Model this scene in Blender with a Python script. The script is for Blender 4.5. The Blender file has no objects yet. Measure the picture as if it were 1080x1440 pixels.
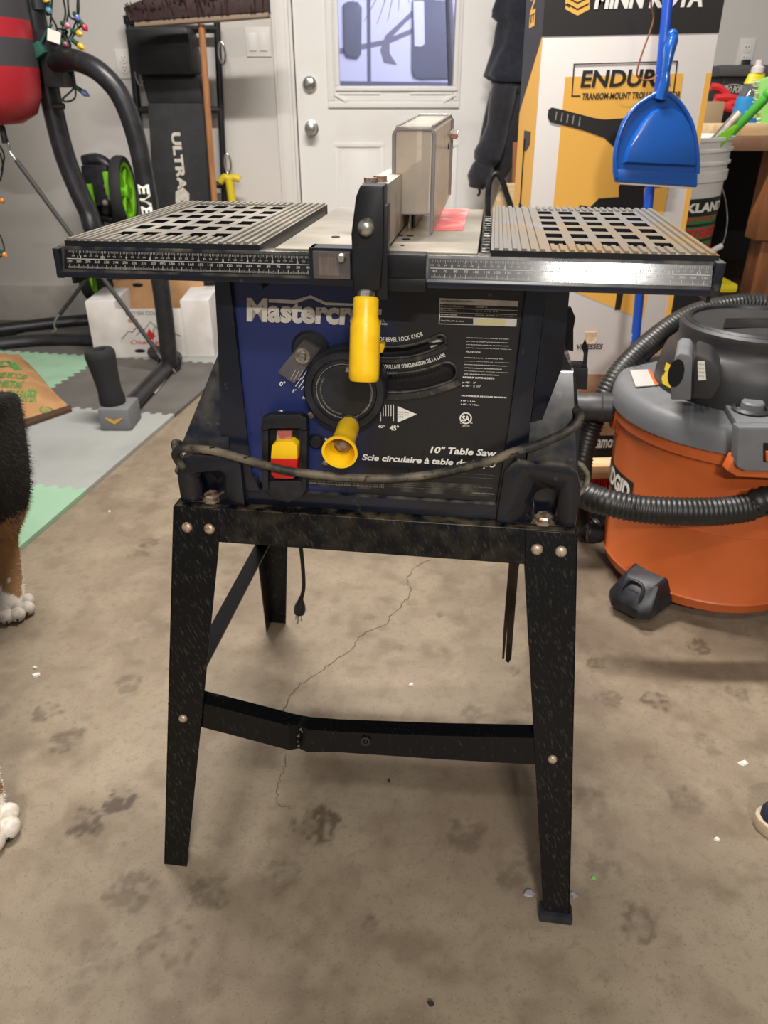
import bpy, bmesh, math, random
import numpy as np
from mathutils import Vector, Matrix, Euler
random.seed(7); NR = np.random.default_rng(7)
SC = bpy.context.scene
COL = SC.collection
PI = math.pi

# ------------------------------------------------------------------ camera
CAMH, PITCH, FPX = 1.011, .5076, 1035.0
cam_d = bpy.data.cameras.new('camera'); cam = bpy.data.objects.new('camera', cam_d); COL.objects.link(cam)
cam.location = (0, 0, CAMH); cam.rotation_euler = (PI/2-PITCH, 0, 0)
cam_d.sensor_fit = 'VERTICAL'; cam_d.sensor_height = 36; cam_d.lens = 36*FPX/1440; cam_d.clip_start = .02
SC.camera = cam
cam_d.dof.use_dof = True; cam_d.dof.focus_distance = .86; cam_d.dof.aperture_fstop = 10
# ------------------------------------------------------------------ world, lamps, exposure
w = bpy.data.worlds.new('world'); SC.world = w; w.use_nodes = True
w.node_tree.nodes['Background'].inputs[0].default_value = (1.0, .97, .93, 1)
w.node_tree.nodes['Background'].inputs[1].default_value = .18
def strip(name, loc, sx, sy, power, col=(1, .955, .90), aim=None):
    L = bpy.data.lights.new(name, 'AREA'); L.shape = 'RECTANGLE'; L.size = sx; L.size_y = sy; L.energy = power; L.color = col
    o = bpy.data.objects.new(name, L); COL.objects.link(o); o.location = loc
    if aim is not None:
        o.rotation_euler = (Vector(aim)-Vector(loc)).to_track_quat('-Z', 'Y').to_euler()
    return o
strip('ceiling_lamp_front', (.27, -2.45, 2.62), .5, .12, 122)
strip('ceiling_lamp_middle', (-.05, -.75, 2.62), 1.25, .12, 24)
strip('ceiling_lamp_back', (-.15, 1.75, 2.62), 1.25, .12, 88)
strip('outdoor_daylight', (1.2, 5.0, 3.2), 2.0, 2.0, 190, (.84, .86, 1.0), aim=(0, 7, 1.4))
SC.view_settings.view_transform = 'Standard'; SC.view_settings.look = 'None'
SC.view_settings.gamma = 1; SC.view_settings.exposure = 0.30

# ------------------------------------------------------------------ helpers
def lin(h):
    h = h.lstrip('#'); v = [int(h[i:i+2], 16)/255 for i in (0, 2, 4)]
    return tuple(x/12.92 if x <= .04045 else ((x+.055)/1.055)**2.4 for x in v)+(1,)
def pm(name, c, rough=.5, metal=0, c2=None, nscale=8, lo=.45, hi=.6, detail=5, stretch=(1, 1, 1), rot=(0, 0, 0),
       bump=0, bscale=60, coat=0, c3=None, n3=40, lo3=.6, hi3=.68, dust=None, dust_lo=.3, spec=.5, distort=0, sheen=0):
    m = bpy.data.materials.new(name); m.use_nodes = True; T = m.node_tree; N = T.nodes; L = T.links
    b = N['Principled BSDF']; b.inputs['Roughness'].default_value = rough; b.inputs['Metallic'].default_value = metal
    b.inputs['Coat Weight'].default_value = coat; b.inputs['Specular IOR Level'].default_value = spec
    if sheen: b.inputs['Sheen Weight'].default_value = sheen
    b.inputs['Base Color'].default_value = lin(c)
    out = None
    tc = N.new('ShaderNodeTexCoord')
    def noise(scale, st=(1, 1, 1), ro=(0, 0, 0), det=5):
        mp = N.new('ShaderNodeMapping'); mp.vector_type = 'TEXTURE'; mp.inputs['Scale'].default_value = [1/q for q in st]; mp.inputs['Rotation'].default_value = ro
        L.new(tc.outputs['Object'], mp.inputs[0])
        n = N.new('ShaderNodeTexNoise'); n.inputs['Scale'].default_value = scale; n.inputs['Detail'].default_value = det
        n.inputs['Distortion'].default_value = distort
        L.new(mp.outputs[0], n.inputs['Vector']); return n.outputs['Fac']
    def ramp(fac, a, bb):
        r = N.new('ShaderNodeMapRange'); r.inputs[1].default_value = a; r.inputs[2].default_value = bb; L.new(fac, r.inputs[0]); return r.outputs[0]
    def mix(fac, A, Bc):
        x = N.new('ShaderNodeMix'); x.data_type = 'RGBA'; L.new(fac, x.inputs[0])
        if isinstance(A, tuple): x.inputs[6].default_value = A
        else: L.new(A, x.inputs[6])
        if isinstance(Bc, tuple): x.inputs[7].default_value = Bc
        else: L.new(Bc, x.inputs[7])
        return x.outputs[2]
    if c2: out = mix(ramp(noise(nscale, stretch, rot, detail), lo, hi), lin(c), lin(c2))
    if c3: out = mix(ramp(noise(n3), lo3, hi3), out if out is not None else lin(c), lin(c3))
    if dust:   # settled dust on up-facing metal
        g = N.new('ShaderNodeNewGeometry'); s = N.new('ShaderNodeSeparateXYZ'); L.new(g.outputs['Normal'], s.inputs[0])
        up = ramp(s.outputs['Z'], .12, .55); nn = ramp(noise(45), dust_lo, dust_lo+.3)
        mu = N.new('ShaderNodeMath'); mu.operation = 'MULTIPLY'; L.new(up, mu.inputs[0]); L.new(nn, mu.inputs[1])
        out = mix(mu.outputs[0], out if out is not None else lin(c), lin(dust))
    if out is not None: L.new(out, b.inputs['Base Color'])
    if bump:
        bp = N.new('ShaderNodeBump'); bp.inputs['Strength'].default_value = bump; bp.inputs['Distance'].default_value = .004
        L.new(noise(bscale), bp.inputs['Height']); L.new(bp.outputs[0], b.inputs['Normal'])
    return m
def clearmat(name, tint, rough=.1, gl=.12, haze=None, hz=.3):
    m = bpy.data.materials.new(name); m.use_nodes = True; N = m.node_tree.nodes; L = m.node_tree.links
    N.remove(N['Principled BSDF']); o = N['Material Output']
    t = N.new('ShaderNodeBsdfTransparent'); t.inputs[0].default_value = lin(tint)
    g = N.new('ShaderNodeBsdfGlossy'); g.inputs['Roughness'].default_value = rough; g.inputs[0].default_value = (1, 1, 1, 1)
    x = N.new('ShaderNodeMixShader'); x.inputs[0].default_value = gl; L.new(t.outputs[0], x.inputs[1]); L.new(g.outputs[0], x.inputs[2]); s = x.outputs[0]
    if haze:
        d = N.new('ShaderNodeBsdfDiffuse'); d.inputs[0].default_value = lin(haze)
        tr = N.new('ShaderNodeBsdfTranslucent'); tr.inputs[0].default_value = lin(haze)
        a = N.new('ShaderNodeMixShader'); a.inputs[0].default_value = .3; L.new(d.outputs[0], a.inputs[1]); L.new(tr.outputs[0], a.inputs[2])
        tc = N.new('ShaderNodeTexCoord'); n = N.new('ShaderNodeTexNoise'); n.inputs['Scale'].default_value = 16; L.new(tc.outputs['Object'], n.inputs['Vector'])
        r = N.new('ShaderNodeMapRange'); r.inputs[1].default_value = .3; r.inputs[2].default_value = .7; r.inputs[3].default_value = hz*.7; r.inputs[4].default_value = hz*1.25
        L.new(n.outputs['Fac'], r.inputs[0])
        y = N.new('ShaderNodeMixShader'); L.new(r.outputs[0], y.inputs[0]); L.new(s, y.inputs[1]); L.new(a.outputs[0], y.inputs[2]); s = y.outputs[0]
    L.new(s, o.inputs[0]); return m

# photograph ray -> point on a given real plane (used only to measure positions)
_c, _s = math.cos(PITCH), math.sin(PITCH)
SAWLOC, SAWROT = Vector((-.0224, .7516, 0)), -.1347
SAWM = Matrix.Translation(SAWLOC) @ Matrix.Rotation(SAWROT, 4, 'Z'); SAWI = SAWM.inverted()
def ray(px, py):
    a = (px-540)/FPX; b = -(py-720)/FPX
    return Vector((a, b*_s+_c, b*_c-_s))
CAM = Vector((0, 0, CAMH))
def fl(px, py, z=0):
    d = ray(px, py); return CAM+d*((z-CAMH)/d.z)
def bk(px, py, y):
    d = ray(px, py); return CAM+d*(y/d.y)
def sv(px, py, y):      # saw-local, plane y = const
    o = SAWI @ CAM; d = SAWI.to_3x3() @ ray(px, py); return o+d*((y-o.y)/d.y)
class Plane:
    def __init__(s, o, ex, ey, local=False):
        s.o = Vector(o); s.ex = Vector(ex).normalized(); s.ey = Vector(ey).normalized(); s.n = s.ex.cross(s.ey).normalized(); s.local = local
    def uv(s, px, py):
        O = SAWI @ CAM if s.local else CAM; d = SAWI.to_3x3() @ ray(px, py) if s.local else ray(px, py)
        p = O+d*((s.o-O).dot(s.n)/d.dot(s.n))-s.o; return (p.dot(s.ex), p.dot(s.ey))
    def pt(s, u, v, h=0): return s.o+s.ex*u+s.ey*v+s.n*h
    def mat(s): return Matrix(((s.ex.x, s.ey.x, s.n.x, s.o.x), (s.ex.y, s.ey.y, s.n.y, s.o.y), (s.ex.z, s.ey.z, s.n.z, s.o.z), (0, 0, 0, 1)))

def spline(pts, n=8, closed=False):
    P = [Vector(p) for p in pts]; out = []
    N = len(P); rng = range(N if closed else N-1)
    for i in rng:
        if closed: a, b, c, d = P[i-1], P[i], P[(i+1) % N], P[(i+2) % N]
        else: a, b, c, d = P[max(i-1, 0)], P[i], P[i+1], P[min(i+2, N-1)]
        for k in range(n):
            t = k/n; t2 = t*t; t3 = t2*t
            out.append(.5*((2*b)+(c-a)*t+(2*a-5*b+4*c-d)*t2+(3*b-a-3*c+d)*t3))
    if not closed: out.append(P[-1].copy())
    return out
_txt = {}
def text_mesh(s, bold):
    k = (s, bold)
    if k not in _txt:
        cu = bpy.data.curves.new('t', 'FONT'); cu.body = s; cu.size = 1; cu.offset = bold; cu.resolution_u = 3
        o = bpy.data.objects.new('t', cu)
        me = bpy.data.meshes.new_from_object(o)
        vs = [v.co.copy() for v in me.vertices]; fs = [tuple(p.vertices) for p in me.polygons]
        bpy.data.objects.remove(o); bpy.data.curves.remove(cu); bpy.data.meshes.remove(me)
        _txt[k] = (vs, fs)
    return _txt[k]
class MB:
    def __init__(s): s.bm = bmesh.new(); s.mi = 0
    def face(s, vs):
        try:
            f = s.bm.faces.new(vs); f.material_index = s.mi; return f
        except ValueError: return None
    def verts(s, ps): return [s.bm.verts.new(p) for p in ps]
    def box(s, a, b, M=None, bev=0, taper=1):
        x0, y0, z0 = a; x1, y1, z1 = b
        cx, cy = (x0+x1)/2, (y0+y1)/2
        def q(x, y, z, t): return Vector((cx+(x-cx)*t, cy+(y-cy)*t, z))
        ps = [q(x0, y0, z0, 1), q(x1, y0, z0, 1), q(x1, y1, z0, 1), q(x0, y1, z0, 1), q(x0, y0, z1, taper), q(x1, y0, z1, taper), q(x1, y1, z1, taper), q(x0, y1, z1, taper)]
        if M is not None: ps = [M @ p for p in ps]
        v = s.verts(ps); fs = [s.face([v[i] for i in f]) for f in ((3, 2, 1, 0), (4, 5, 6, 7), (0, 1, 5, 4), (1, 2, 6, 5), (2, 3, 7, 6), (3, 0, 4, 7))]
        if bev:
            es = set(e for f in fs for e in f.edges)
            bmesh.ops.bevel(s.bm, geom=list(es), offset=bev, segments=2, affect='EDGES', profile=.6, material=s.mi)
        return s
    def prism(s, lo, hi, bev=0):          # two matching loops
        a = s.verts(lo); b = s.verts(hi); n = len(a); fs = [s.face(a[::-1]), s.face(b)]
        for i in range(n): fs.append(s.face([a[i], a[(i+1) % n], b[(i+1) % n], b[i]]))
        if bev:
            es = set(e for f in fs if f for e in f.edges)
            bmesh.ops.bevel(s.bm, geom=list(es), offset=bev, segments=2, affect='EDGES', profile=.6, material=s.mi)
        return s
    def xz(s, poly, y0, y1, bev=0): return s.prism([(x, y1, z) for x, z in poly], [(x, y0, z) for x, z in poly], bev)
    def pl(s, P, uvs, h0=0, h1=.0004, bev=0): return s.prism([P.pt(u, v, h0) for u, v in uvs], [P.pt(u, v, h1) for u, v in uvs], bev)
    def px(s, P, pts, h0=0, h1=.0004, bev=0): return s.pl(P, [P.uv(*p) for p in pts], h0, h1, bev)
    def tube(s, pts, r, n=12, closed=False, cap=True, flat=1, up=None):
        P = [Vector(p) for p in pts]; N = len(P); R = r if hasattr(r, '__len__') else [r]*N
        T = []
        for i in range(N):
            a = P[i-1] if (i or closed) else P[0]; b = P[(i+1) % N] if (i < N-1 or closed) else P[-1]
            T.append((b-a).normalized())
        u = Vector(up) if up else (Vector((0, 0, 1)) if abs(T[0].z) < .9 else Vector((1, 0, 0)))
        u = (u-T[0]*u.dot(T[0])).normalized(); rings = []
        for i in range(N):
            if up: u = Vector(up)
            u = (u-T[i]*u.dot(T[i])).normalized(); v = T[i].cross(u)
            rings.append(s.verts([P[i]+(u*math.cos(2*PI*k/n)*flat+v*math.sin(2*PI*k/n))*R[i] for k in range(n)]))
        for i in range(N if closed else N-1):
            A, B = rings[i], rings[(i+1) % N]
            for k in range(n): s.face([A[k], A[(k+1) % n], B[(k+1) % n], B[k]])
        if cap and not closed: s.face(rings[0][::-1]); s.face(rings[-1])
        return s
    def lathe(s, prof, M=None, n=40, mats=None, a0=0, a1=2*PI):
        M = M or Matrix(); full = abs(a1-a0-2*PI) < 1e-6; rings = []
        K = n if full else n+1
        for r, z in prof:
            if r < 1e-6: rings.append(s.verts([M @ Vector((0, 0, z))]))
            else: rings.append(s.verts([M @ Vector((r*math.cos(a0+(a1-a0)*k/n), r*math.sin(a0+(a1-a0)*k/n), z)) for k in range(K)]))
        for i in range(len(prof)-1):
            if mats: s.mi = mats[i]
            A, B = rings[i], rings[i+1]
            for k in range(n):
                j = (k+1) % K
                if len(A) == 1 and len(B) > 1: s.face([A[0], B[j], B[k]][::-1])
                elif len(B) == 1 and len(A) > 1: s.face([A[k], A[j], B[0]])
                elif len(A) > 1: s.face([A[k], A[j], B[j], B[k]])
        return s
    def ball(s, c, r, sc=(1, 1, 1), n=16, M=None):
        M0 = Matrix.Translation(c) @ (M or Matrix()) @ Matrix.Diagonal((sc[0], sc[1], sc[2], 1))
        return s.lathe([(r*math.sin(PI*i/(n//2)) if 0 < i < n//2 else 0, -r*math.cos(PI*i/(n//2))) for i in range(n//2+1)], M0, n)
    def cyl(s, a, b, r, n=20, r2=None):
        return s.tube([a, b], [r, r2 if r2 is not None else r], n)
    def text(s, P, t, rect=None, px=None, bold=0.0, shear=0, h=.0005, rot=0):
        vs, fs = text_mesh(t, bold)
        if not vs: return s
        if px: (u0, v1), (u1, v0) = P.uv(px[0], px[1]), P.uv(px[2], px[3])
        else: u0, v0, u1, v1 = rect
        q = [(v.x+shear*v.y, v.y) for v in vs]
        if rot == -90: q = [(y, -x) for x, y in q]
        if rot == 90: q = [(-y, x) for x, y in q]
        xs = [a for a, b in q]; ys = [b for a, b in q]; x0, x1, y0, y1 = min(xs), max(xs), min(ys), max(ys)
        V = s.verts([P.pt(u0+(a-x0)/(x1-x0+1e-9)*(u1-u0), v0+(b-y0)/(y1-y0+1e-9)*(v1-v0), h) for a, b in q])
        for f in fs: s.face([V[i] for i in f])
        return s
    def arctext(s, P, t, c, r, a0, da, size, bold=.01, h=.0005, xs=1.0):
        # letters along a circle, centre c, start angle a0 (rad), step per unit advance
        a = a0
        for ch in t:
            if ch == ' ': a += da*.35; continue
            vs, fs = text_mesh(ch, bold); wd = max(v.x for v in vs)
            am = a+da*wd/2; er = Vector((math.cos(am), math.sin(am))); et = Vector((-math.sin(am), math.cos(am)))*(1 if da > 0 else -1)
            eu = er if da < 0 else -er
            V = s.verts([P.pt(*(Vector(c)+er*r+et*((v.x-wd/2)*size*xs)+eu*(v.y*size)), h) for v in vs])
            for f in fs: s.face([V[i] for i in f])
            a += da*(wd+.07)
        return s
    def build(s, name, mats, parent=None, local=False, loc=None, angle=40, bevel=0, flip=True, smooth=True):
        bm = s.bm
        if flip: bmesh.ops.recalc_face_normals(bm, faces=bm.faces)
        me = bpy.data.meshes.new(name); bm.to_mesh(me); bm.free()
        for m in (mats if isinstance(mats, (list, tuple)) else [mats]): me.materials.append(m)
        if smooth:
            me.polygons.foreach_set('use_smooth', [True]*len(me.polygons)); me.set_sharp_from_angle(angle=math.radians(angle))
        o = bpy.data.objects.new(name, me); COL.objects.link(o)
        if parent is not None:
            if not local: me.transform(WM[parent.name].inverted())
            o.parent = parent; WM[o.name] = WM[parent.name]
        elif loc is not None:
            me.transform(Matrix.Translation(-Vector(loc))); o.location = loc; WM[o.name] = Matrix.Translation(Vector(loc))
        else: WM[o.name] = Matrix()
        if bevel:
            b = o.modifiers.new('bevel', 'BEVEL'); b.width = bevel; b.segments = 2; b.limit_method = 'ANGLE'; b.angle_limit = math.radians(50)
        return o
WM = {}
def thing(name, loc, label, cat, group=None, rot=0):
    o = bpy.data.objects.new(name, None); COL.objects.link(o); o.location = loc; o.rotation_euler = (0, 0, rot); o.empty_display_size = .05
    WM[o.name] = Matrix.Translation(Vector(loc)) @ Matrix.Rotation(rot, 4, 'Z')
    return tag(o, label, cat, group)
def tag(o, label=None, cat=None, group=None, kind=None):
    if label: o['label'] = label
    if cat: o['category'] = cat
    if group: o['group'] = group
    if kind: o['kind'] = kind
    return o
def struct(o): o['kind'] = 'structure'; return o
def rotto(d, p=(0, 0, 0)):   # matrix whose z axis points along d
    return Matrix.Translation(Vector(p)) @ Vector(d).to_track_quat('Z', 'Y').to_matrix().to_4x4()
def vnoise(x, y, seed=0):
    r = np.random.default_rng(seed).random((257, 257)); xi = np.floor(x).astype(int); yi = np.floor(y).astype(int); fx = x-xi; fy = y-yi
    fx = fx*fx*(3-2*fx); fy = fy*fy*(3-2*fy); a = lambda i, j: r[(xi+i) % 257, (yi+j) % 257]
    return (a(0, 0)*(1-fx)+a(1, 0)*fx)*(1-fy)+(a(0, 1)*(1-fx)+a(1, 1)*fx)*fy

# ------------------------------------------------------------------ materials
M = {}
M['black'] = pm('black_plastic', '#15161a', .42, c2='#22242a', nscale=30)
M['blacksteel'] = pm('black_enamel_steel', '#1a1a1c', .38, c2='#26262a', nscale=12)
M['stand'] = pm('dusty_black_sheet_steel', '#070708', .36, c2='#46413b', nscale=10, lo=.57, hi=.84, detail=3, stretch=(40, 40, 3.4), rot=(0, -.4, 0), dust='#5d523f', dust_lo=.42, bump=.04, spec=.3)
M['legsteel'] = pm('streaked_black_sheet_steel', '#070708', .36, c2='#46413b', nscale=10, lo=.57, hi=.84, detail=3, stretch=(40, 40, 3.4), rot=(0, -.4, 0), bump=.04, spec=.3)
M['barsteel'] = pm('plain_black_sheet_steel', '#08080a', .3, c2='#3a3631', nscale=10, lo=.62, hi=.85, detail=3, stretch=(40, 40, 3.4), rot=(0, -.4, 0), spec=.3)
M['navy'] = pm('dusty_navy_enamel', '#090e19', .3, c2='#121826', nscale=10, c3='#4c4a47', n3=70, lo3=.66, hi3=.80, dust='#675f50', dust_lo=.38, coat=.3)
M['navydark'] = pm('dark_navy_trim', '#0b0c10', .4, c2='#11141c', nscale=12, c3='#3c3a38', n3=80, lo3=.68, hi3=.8)
M['void'] = pm('dark_inside', '#040405', .8)
M['wing'] = pm('worn_grey_aluminium', '#7b766d', .4, metal=.5, c2='#9b958a', nscale=9, lo=.4, hi=.65, c3='#5e5646', n3=30, lo3=.62, hi3=.75)
M['wingr'] = pm('rust_and_blue_sheen_aluminium', '#827f7a', .4, metal=.45, c2='#957a52', nscale=6, lo=.47, hi=.62, c3='#8795b4', n3=4, lo3=.62, hi3=.72)  # brown patches are rust; blue-grey patches paint a reflection into the colour
M['table'] = pm('stained_table_metal', '#867f74', .38, metal=.5, c2='#aea79a', nscale=9, lo=.38, hi=.65, c3='#7b6140', n3=11, lo3=.53, hi3=.72)
M['alu'] = pm('dusty_aluminium', '#b8afa2', .42, metal=.5, c2='#9d9385', nscale=25)
M['zinc'] = pm('zinc_steel', '#b9b6ac', .3, metal=.8, c2='#8d8579', nscale=120)
M['rust'] = pm('rusty_bolt_steel', '#9c8f80', .4, metal=.6, c2='#7a5138', nscale=160, lo=.48, hi=.6)
M['bolt'] = pm('old_bolt_steel', '#b9a893', .4, metal=.45, c2='#94775b', nscale=220, lo=.46, hi=.62)
M['yellow'] = pm('yellow_plastic', '#fccb18', .35, c2='#f3be12', nscale=40, c3='#5b4a1c', n3=90, lo3=.74, hi3=.8)
M['red'] = pm('red_plastic', '#c8241f', .4)
M['dustred'] = pm('dusty_red_plastic', '#a5564d', .55, c2='#c0938a', nscale=50)
M['redinsert'] = pm('red_painted_insert', '#c9524f', .5, c2='#d98a84', nscale=25)
M['white'] = pm('white_print', '#e8e4da', .5)
M['silverprint'] = pm('silver_print', '#d6d0c4', .45, c2='#c6bfb2', nscale=60)
M['scaleprint'] = pm('pale_scale_print', '#b5b0a6', .5)
M['greyprint'] = pm('grey_print', '#8b877f', .5)
M['cord'] = pm('dusty_grey_cord', '#25231f', .6, c2='#7b705d', nscale=18, lo=.42, hi=.62, c3='#13120f', n3=120, lo3=.6, hi3=.66)
M['cordlight'] = pm('olive_grey_cord', '#827a66', .6, c2='#5d5748', nscale=60)
M['smoke'] = clearmat('dusty_clear_plastic', '#e6dfd4', .16, .08, haze='#e6ded3', hz=.34)
M['smokedge'] = clearmat('dusty_clear_plastic_edge', '#a8a6a4', .2, .15, haze='#b5b2b0', hz=.5)
M['lens'] = clearmat('scratched_clear_lens', '#ebe6e2', .12, .06, haze='#c4bcb8', hz=.13)
M['glass'] = clearmat('window_glass', '#f2f2fa', .02, .06)
M['wall'] = pm('painted_drywall', '#cdc8c2', .75, c2='#d2cdc7', nscale=2, bump=.03, bscale=140)
M['curb'] = pm('painted_concrete_curb', '#c2bdb5', .7, c2='#aba59b', nscale=6, lo=.5, hi=.75)
M['door'] = pm('white_door_paint', '#e6e3df', .4, c2='#d8d4cd', nscale=3, lo=.55, hi=.8)
M['trim'] = pm('trim_paint', '#dedad4', .45)
M['chrome'] = pm('satin_chrome', '#b7b6b4', .25, metal=.9)
M['wood'] = pm('broom_handle_wood', '#b07a4e', .5, c2='#9a6640', nscale=5, stretch=(8, 8, .6))
M['pine'] = pm('bare_pine', '#d9bd94', .6, c2='#c9a77a', nscale=4, stretch=(1, 9, 9))
M['bench'] = pm('brown_bench_wood', '#7d4c28', .6, c2='#935c33', nscale=4, stretch=(9, 9, .8))
M['benchtop'] = pm('dark_bench_top', '#6a4a36', .6, c2='#7d5943', nscale=6)
M['orange'] = pm('orange_drum_plastic', '#c4602c', .42, c2='#ba5926', nscale=6, bump=.02, bscale=200)
M['vacgrey'] = pm('grey_lid_plastic', '#66676a', .5, c2='#707174', nscale=9, bump=.03, bscale=300)
M['vacdark'] = pm('charcoal_motor_plastic', '#2c2b2c', .48, c2='#3a3837', nscale=9, lo=.5, hi=.7, bump=.03, bscale=300)
M['hose'] = pm('black_hose_plastic', '#1d1c1b', .42, c2='#35322f', nscale=14, lo=.5, hi=.7)
M['blue'] = pm('glossy_blue_plastic', '#124f9f', .22, coat=.4)
M['bluepole'] = pm('scratched_blue_paint', '#1d4bae', .35, c2='#c9ccd6', nscale=18, lo=.62, hi=.66, stretch=(1, 1, .5))
M['cardwhite'] = pm('printed_white_card', '#d6cfca', .55)
M['cardyellow'] = pm('printed_yellow_card', '#eab04c', .55)
M['cardblack'] = pm('printed_black_card', '#1c1917', .5)
M['kraft'] = pm('kraft_card', '#b98f63', .75, c2='#ad8358', nscale=8)
M['cardphoto'] = pm('printed_brown_photo', '#8a5c3a', .55, c2='#c6a88c', nscale=7, lo=.4, hi=.65)
M['cloth'] = pm('black_fleece', '#1f1f25', .95, c2='#26262c', nscale=40, bump=.25, bscale=160, sheen=.3)
M['clothnavy'] = pm('navy_fleece', '#1b1c2a', .95, c2='#22242f', nscale=40, bump=.25, bscale=160, sheen=.3)
M['vinyl'] = pm('black_vinyl', '#1b1c1f', .5, c2='#222327', nscale=12, bump=.1, bscale=40)
M['nylon'] = pm('charcoal_nylon', '#28292b', .7, c2='#2e2f31', nscale=20, bump=.15, bscale=60)
M['bagred'] = pm('red_bag_vinyl', '#9c202a', .4)
M['bagblack'] = pm('charcoal_bag_vinyl', '#3b393b', .5)
M['lime'] = pm('lime_green_plastic', '#7cc51e', .45)
M['green'] = pm('green_plastic', '#4fae3a', .4)
M['tyre'] = pm('dark_rubber', '#2a2a2b', .75)
M['matgrey'] = pm('dark_grey_foam', '#5a5651', .9, c2='#64605a', nscale=5, bump=.1, bscale=300)
M['matlight'] = pm('light_grey_foam', '#979894', .9, c2='#8b8c88', nscale=5, lo=.5, hi=.75, bump=.1, bscale=300)
M['matmint'] = pm('mint_foam', '#8fb194', .9, c2='#86a68b', nscale=6, lo=.5, hi=.7, bump=.1, bscale=300)
M['footgrey'] = pm('grey_end_cap', '#6d6e70', .6)
M['foamgrip'] = pm('black_foam', '#1c1c1d', .85)
M['gold'] = pm('gold_print', '#c99a2e', .4)
M['fur'] = None

# ------------------------------------------------------------------ room shell
def floor_build():
    xs = np.concatenate([np.linspace(-3.2, -1.05, 26)[:-1], np.arange(-1.05, 1.1, .0046), np.linspace(1.1, 3.2, 26)[1:]])
    ys = np.concatenate([np.linspace(-1.6, .5, 20)[:-1], np.arange(.5, 2.1, .0046), np.linspace(2.1, 3.95, 36)[1:]])
    X, Y = np.meshgrid(xs, ys, indexing='ij'); nx, ny = X.shape
    V = np.stack([X, Y, np.zeros_like(X)], -1).reshape(-1, 3)
    i = np.arange((nx-1)*(ny-1)); a = (i//(ny-1))*ny+i % (ny-1); F = np.stack([a, a+ny, a+ny+1, a+1], -1)
    me = bpy.data.meshes.new('floor'); me.vertices.add(len(V)); me.vertices.foreach_set('co', V.ravel())
    me.loops.add(F.size); me.loops.foreach_set('vertex_index', F.ravel()); me.polygons.add(len(F))
    me.polygons.foreach_set('loop_start', np.arange(0, F.size, 4)); me.polygons.foreach_set('loop_total', np.full(len(F), 4)); me.update(); me.validate()
    x, y = V[:, 0], V[:, 1]
    wx = x+.012*(vnoise(x*60, y*60, 3)-.5)+.008*(vnoise(x*160, y*160, 4)-.5); wy = y+.012*(vnoise(x*60, y*60, 5)-.5)+.008*(vnoise(x*160, y*160, 6)-.5)
    st = np.zeros(len(V)); grain = vnoise(x*110, y*110, 8)*.55+vnoise(x*40, y*40, 9)*.45
    def blob(cx, cy, rx, ry, ang=0, s=1):
        ca, sa = math.cos(ang), math.sin(ang); dx, dy = wx-cx, wy-cy; u = (ca*dx+sa*dy)/rx; v = (-sa*dx+ca*dy)/ry
        d = np.clip(1.25-np.hypot(u, v), 0, 1)*3.2; np.maximum(st, np.clip(d, 0, 1)*s*np.clip((grain-.28)*3.2, .1, 1), out=st)
    def paw(px, py, sz, s, ang=0):
        p = fl(px, py); sz *= .66; c, sn = math.cos(ang), math.sin(ang)
        def R(u, v): return p.x+c*u-sn*v, p.y+sn*u+c*v
        blob(*R(0, -.006*sz), .026*sz, .021*sz, ang, s)
        for u, v in ((-.03, .016), (-.012, .034), (.012, .034), (.03, .016)): blob(*R(u*sz, v*sz), .011*sz, .015*sz, ang, s)
    for q in ((165, 1128, 1.1, .95, -.9), (113, 1160, 1.1, .9, -.8), (446, 1165, 1.3, .85, .2), (182, 1262, 1.4, .55, .3), (90, 1045, 1.2, .6, -.4), (62, 1006, 1., .6, -.2),
              (180, 965, 1.1, .45, .4), (205, 765, 1., .6, -.5), (192, 782, 1., .55, -.5), (928, 990, 1.05, .85, .2), (985, 912, 1., .7, .4), (1040, 978, .9, .5, .2), (905, 1305, 1.2, .6, .5),
              (965, 1135, 1.2, .45, -.5), (835, 1130, 1.2, .4, .3), (860, 1215, 1.3, .4, .6), (660, 1180, 1.2, .45, .3), (665, 1010, 1.1, .5, -.2), (840, 935, .8, .6, .6), (858, 985, .9, .5, .1),
              (240, 1345, 1.5, .5, .2), (395, 1235, 1.1, .45, .2), (300, 1260, 1.2, .5, .9), (520, 1306, .5, .9, .1), (735, 1240, 1.4, .4, .3), (120, 1375, 1.6, .3, 0), (200, 670, .8, .4, .2),
              (215, 590, .8, .4, .1), (185, 640, .7, .35, .1), (520, 870, .5, .4, .3), (625, 915, .4, .6, 0), (560, 912, .4, .5, 0), (620, 865, .4, .6, 0), (725, 945, .5, .6, 0), (230, 870, .35, .6, 0),
              (760, 1000, .9, .35, .3), (580, 850, .5, .4, .3), (910, 890, .6, .5, 0), (1000, 1050, .9, .35, .4), (930, 1080, 1., .3, .4), (250, 945, .8, .35, 0), (385, 790, .5, .4, 0)): paw(*q)
    big = vnoise(x*2.2, y*2.2, 11)*.6+vnoise(x*5, y*5, 12)*.4
    fine = vnoise(x*18, y*18, 13)*.5+vnoise(x*45, y*45, 14)*.5
    for nm, arr in (('stain', st), ('big', big), ('fine', fine)):
        at = me.attributes.new(nm, 'FLOAT', 'POINT'); at.data.foreach_set('value', arr.astype(np.float32))
    m = bpy.data.materials.new('worn_concrete'); m.use_nodes = True; N = m.node_tree.nodes; L = m.node_tree.links; b = N['Principled BSDF']
    def att(n): a = N.new('ShaderNodeAttribute'); a.attribute_name = n; return a.outputs['Fac']
    def mr(f, lo, hi, o0=0, o1=1):
        r = N.new('ShaderNodeMapRange'); L.new(f, r.inputs[0]); r.inputs[1].default_value = lo; r.inputs[2].default_value = hi; r.inputs[3].default_value = o0; r.inputs[4].default_value = o1; return r.outputs[0]
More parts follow.
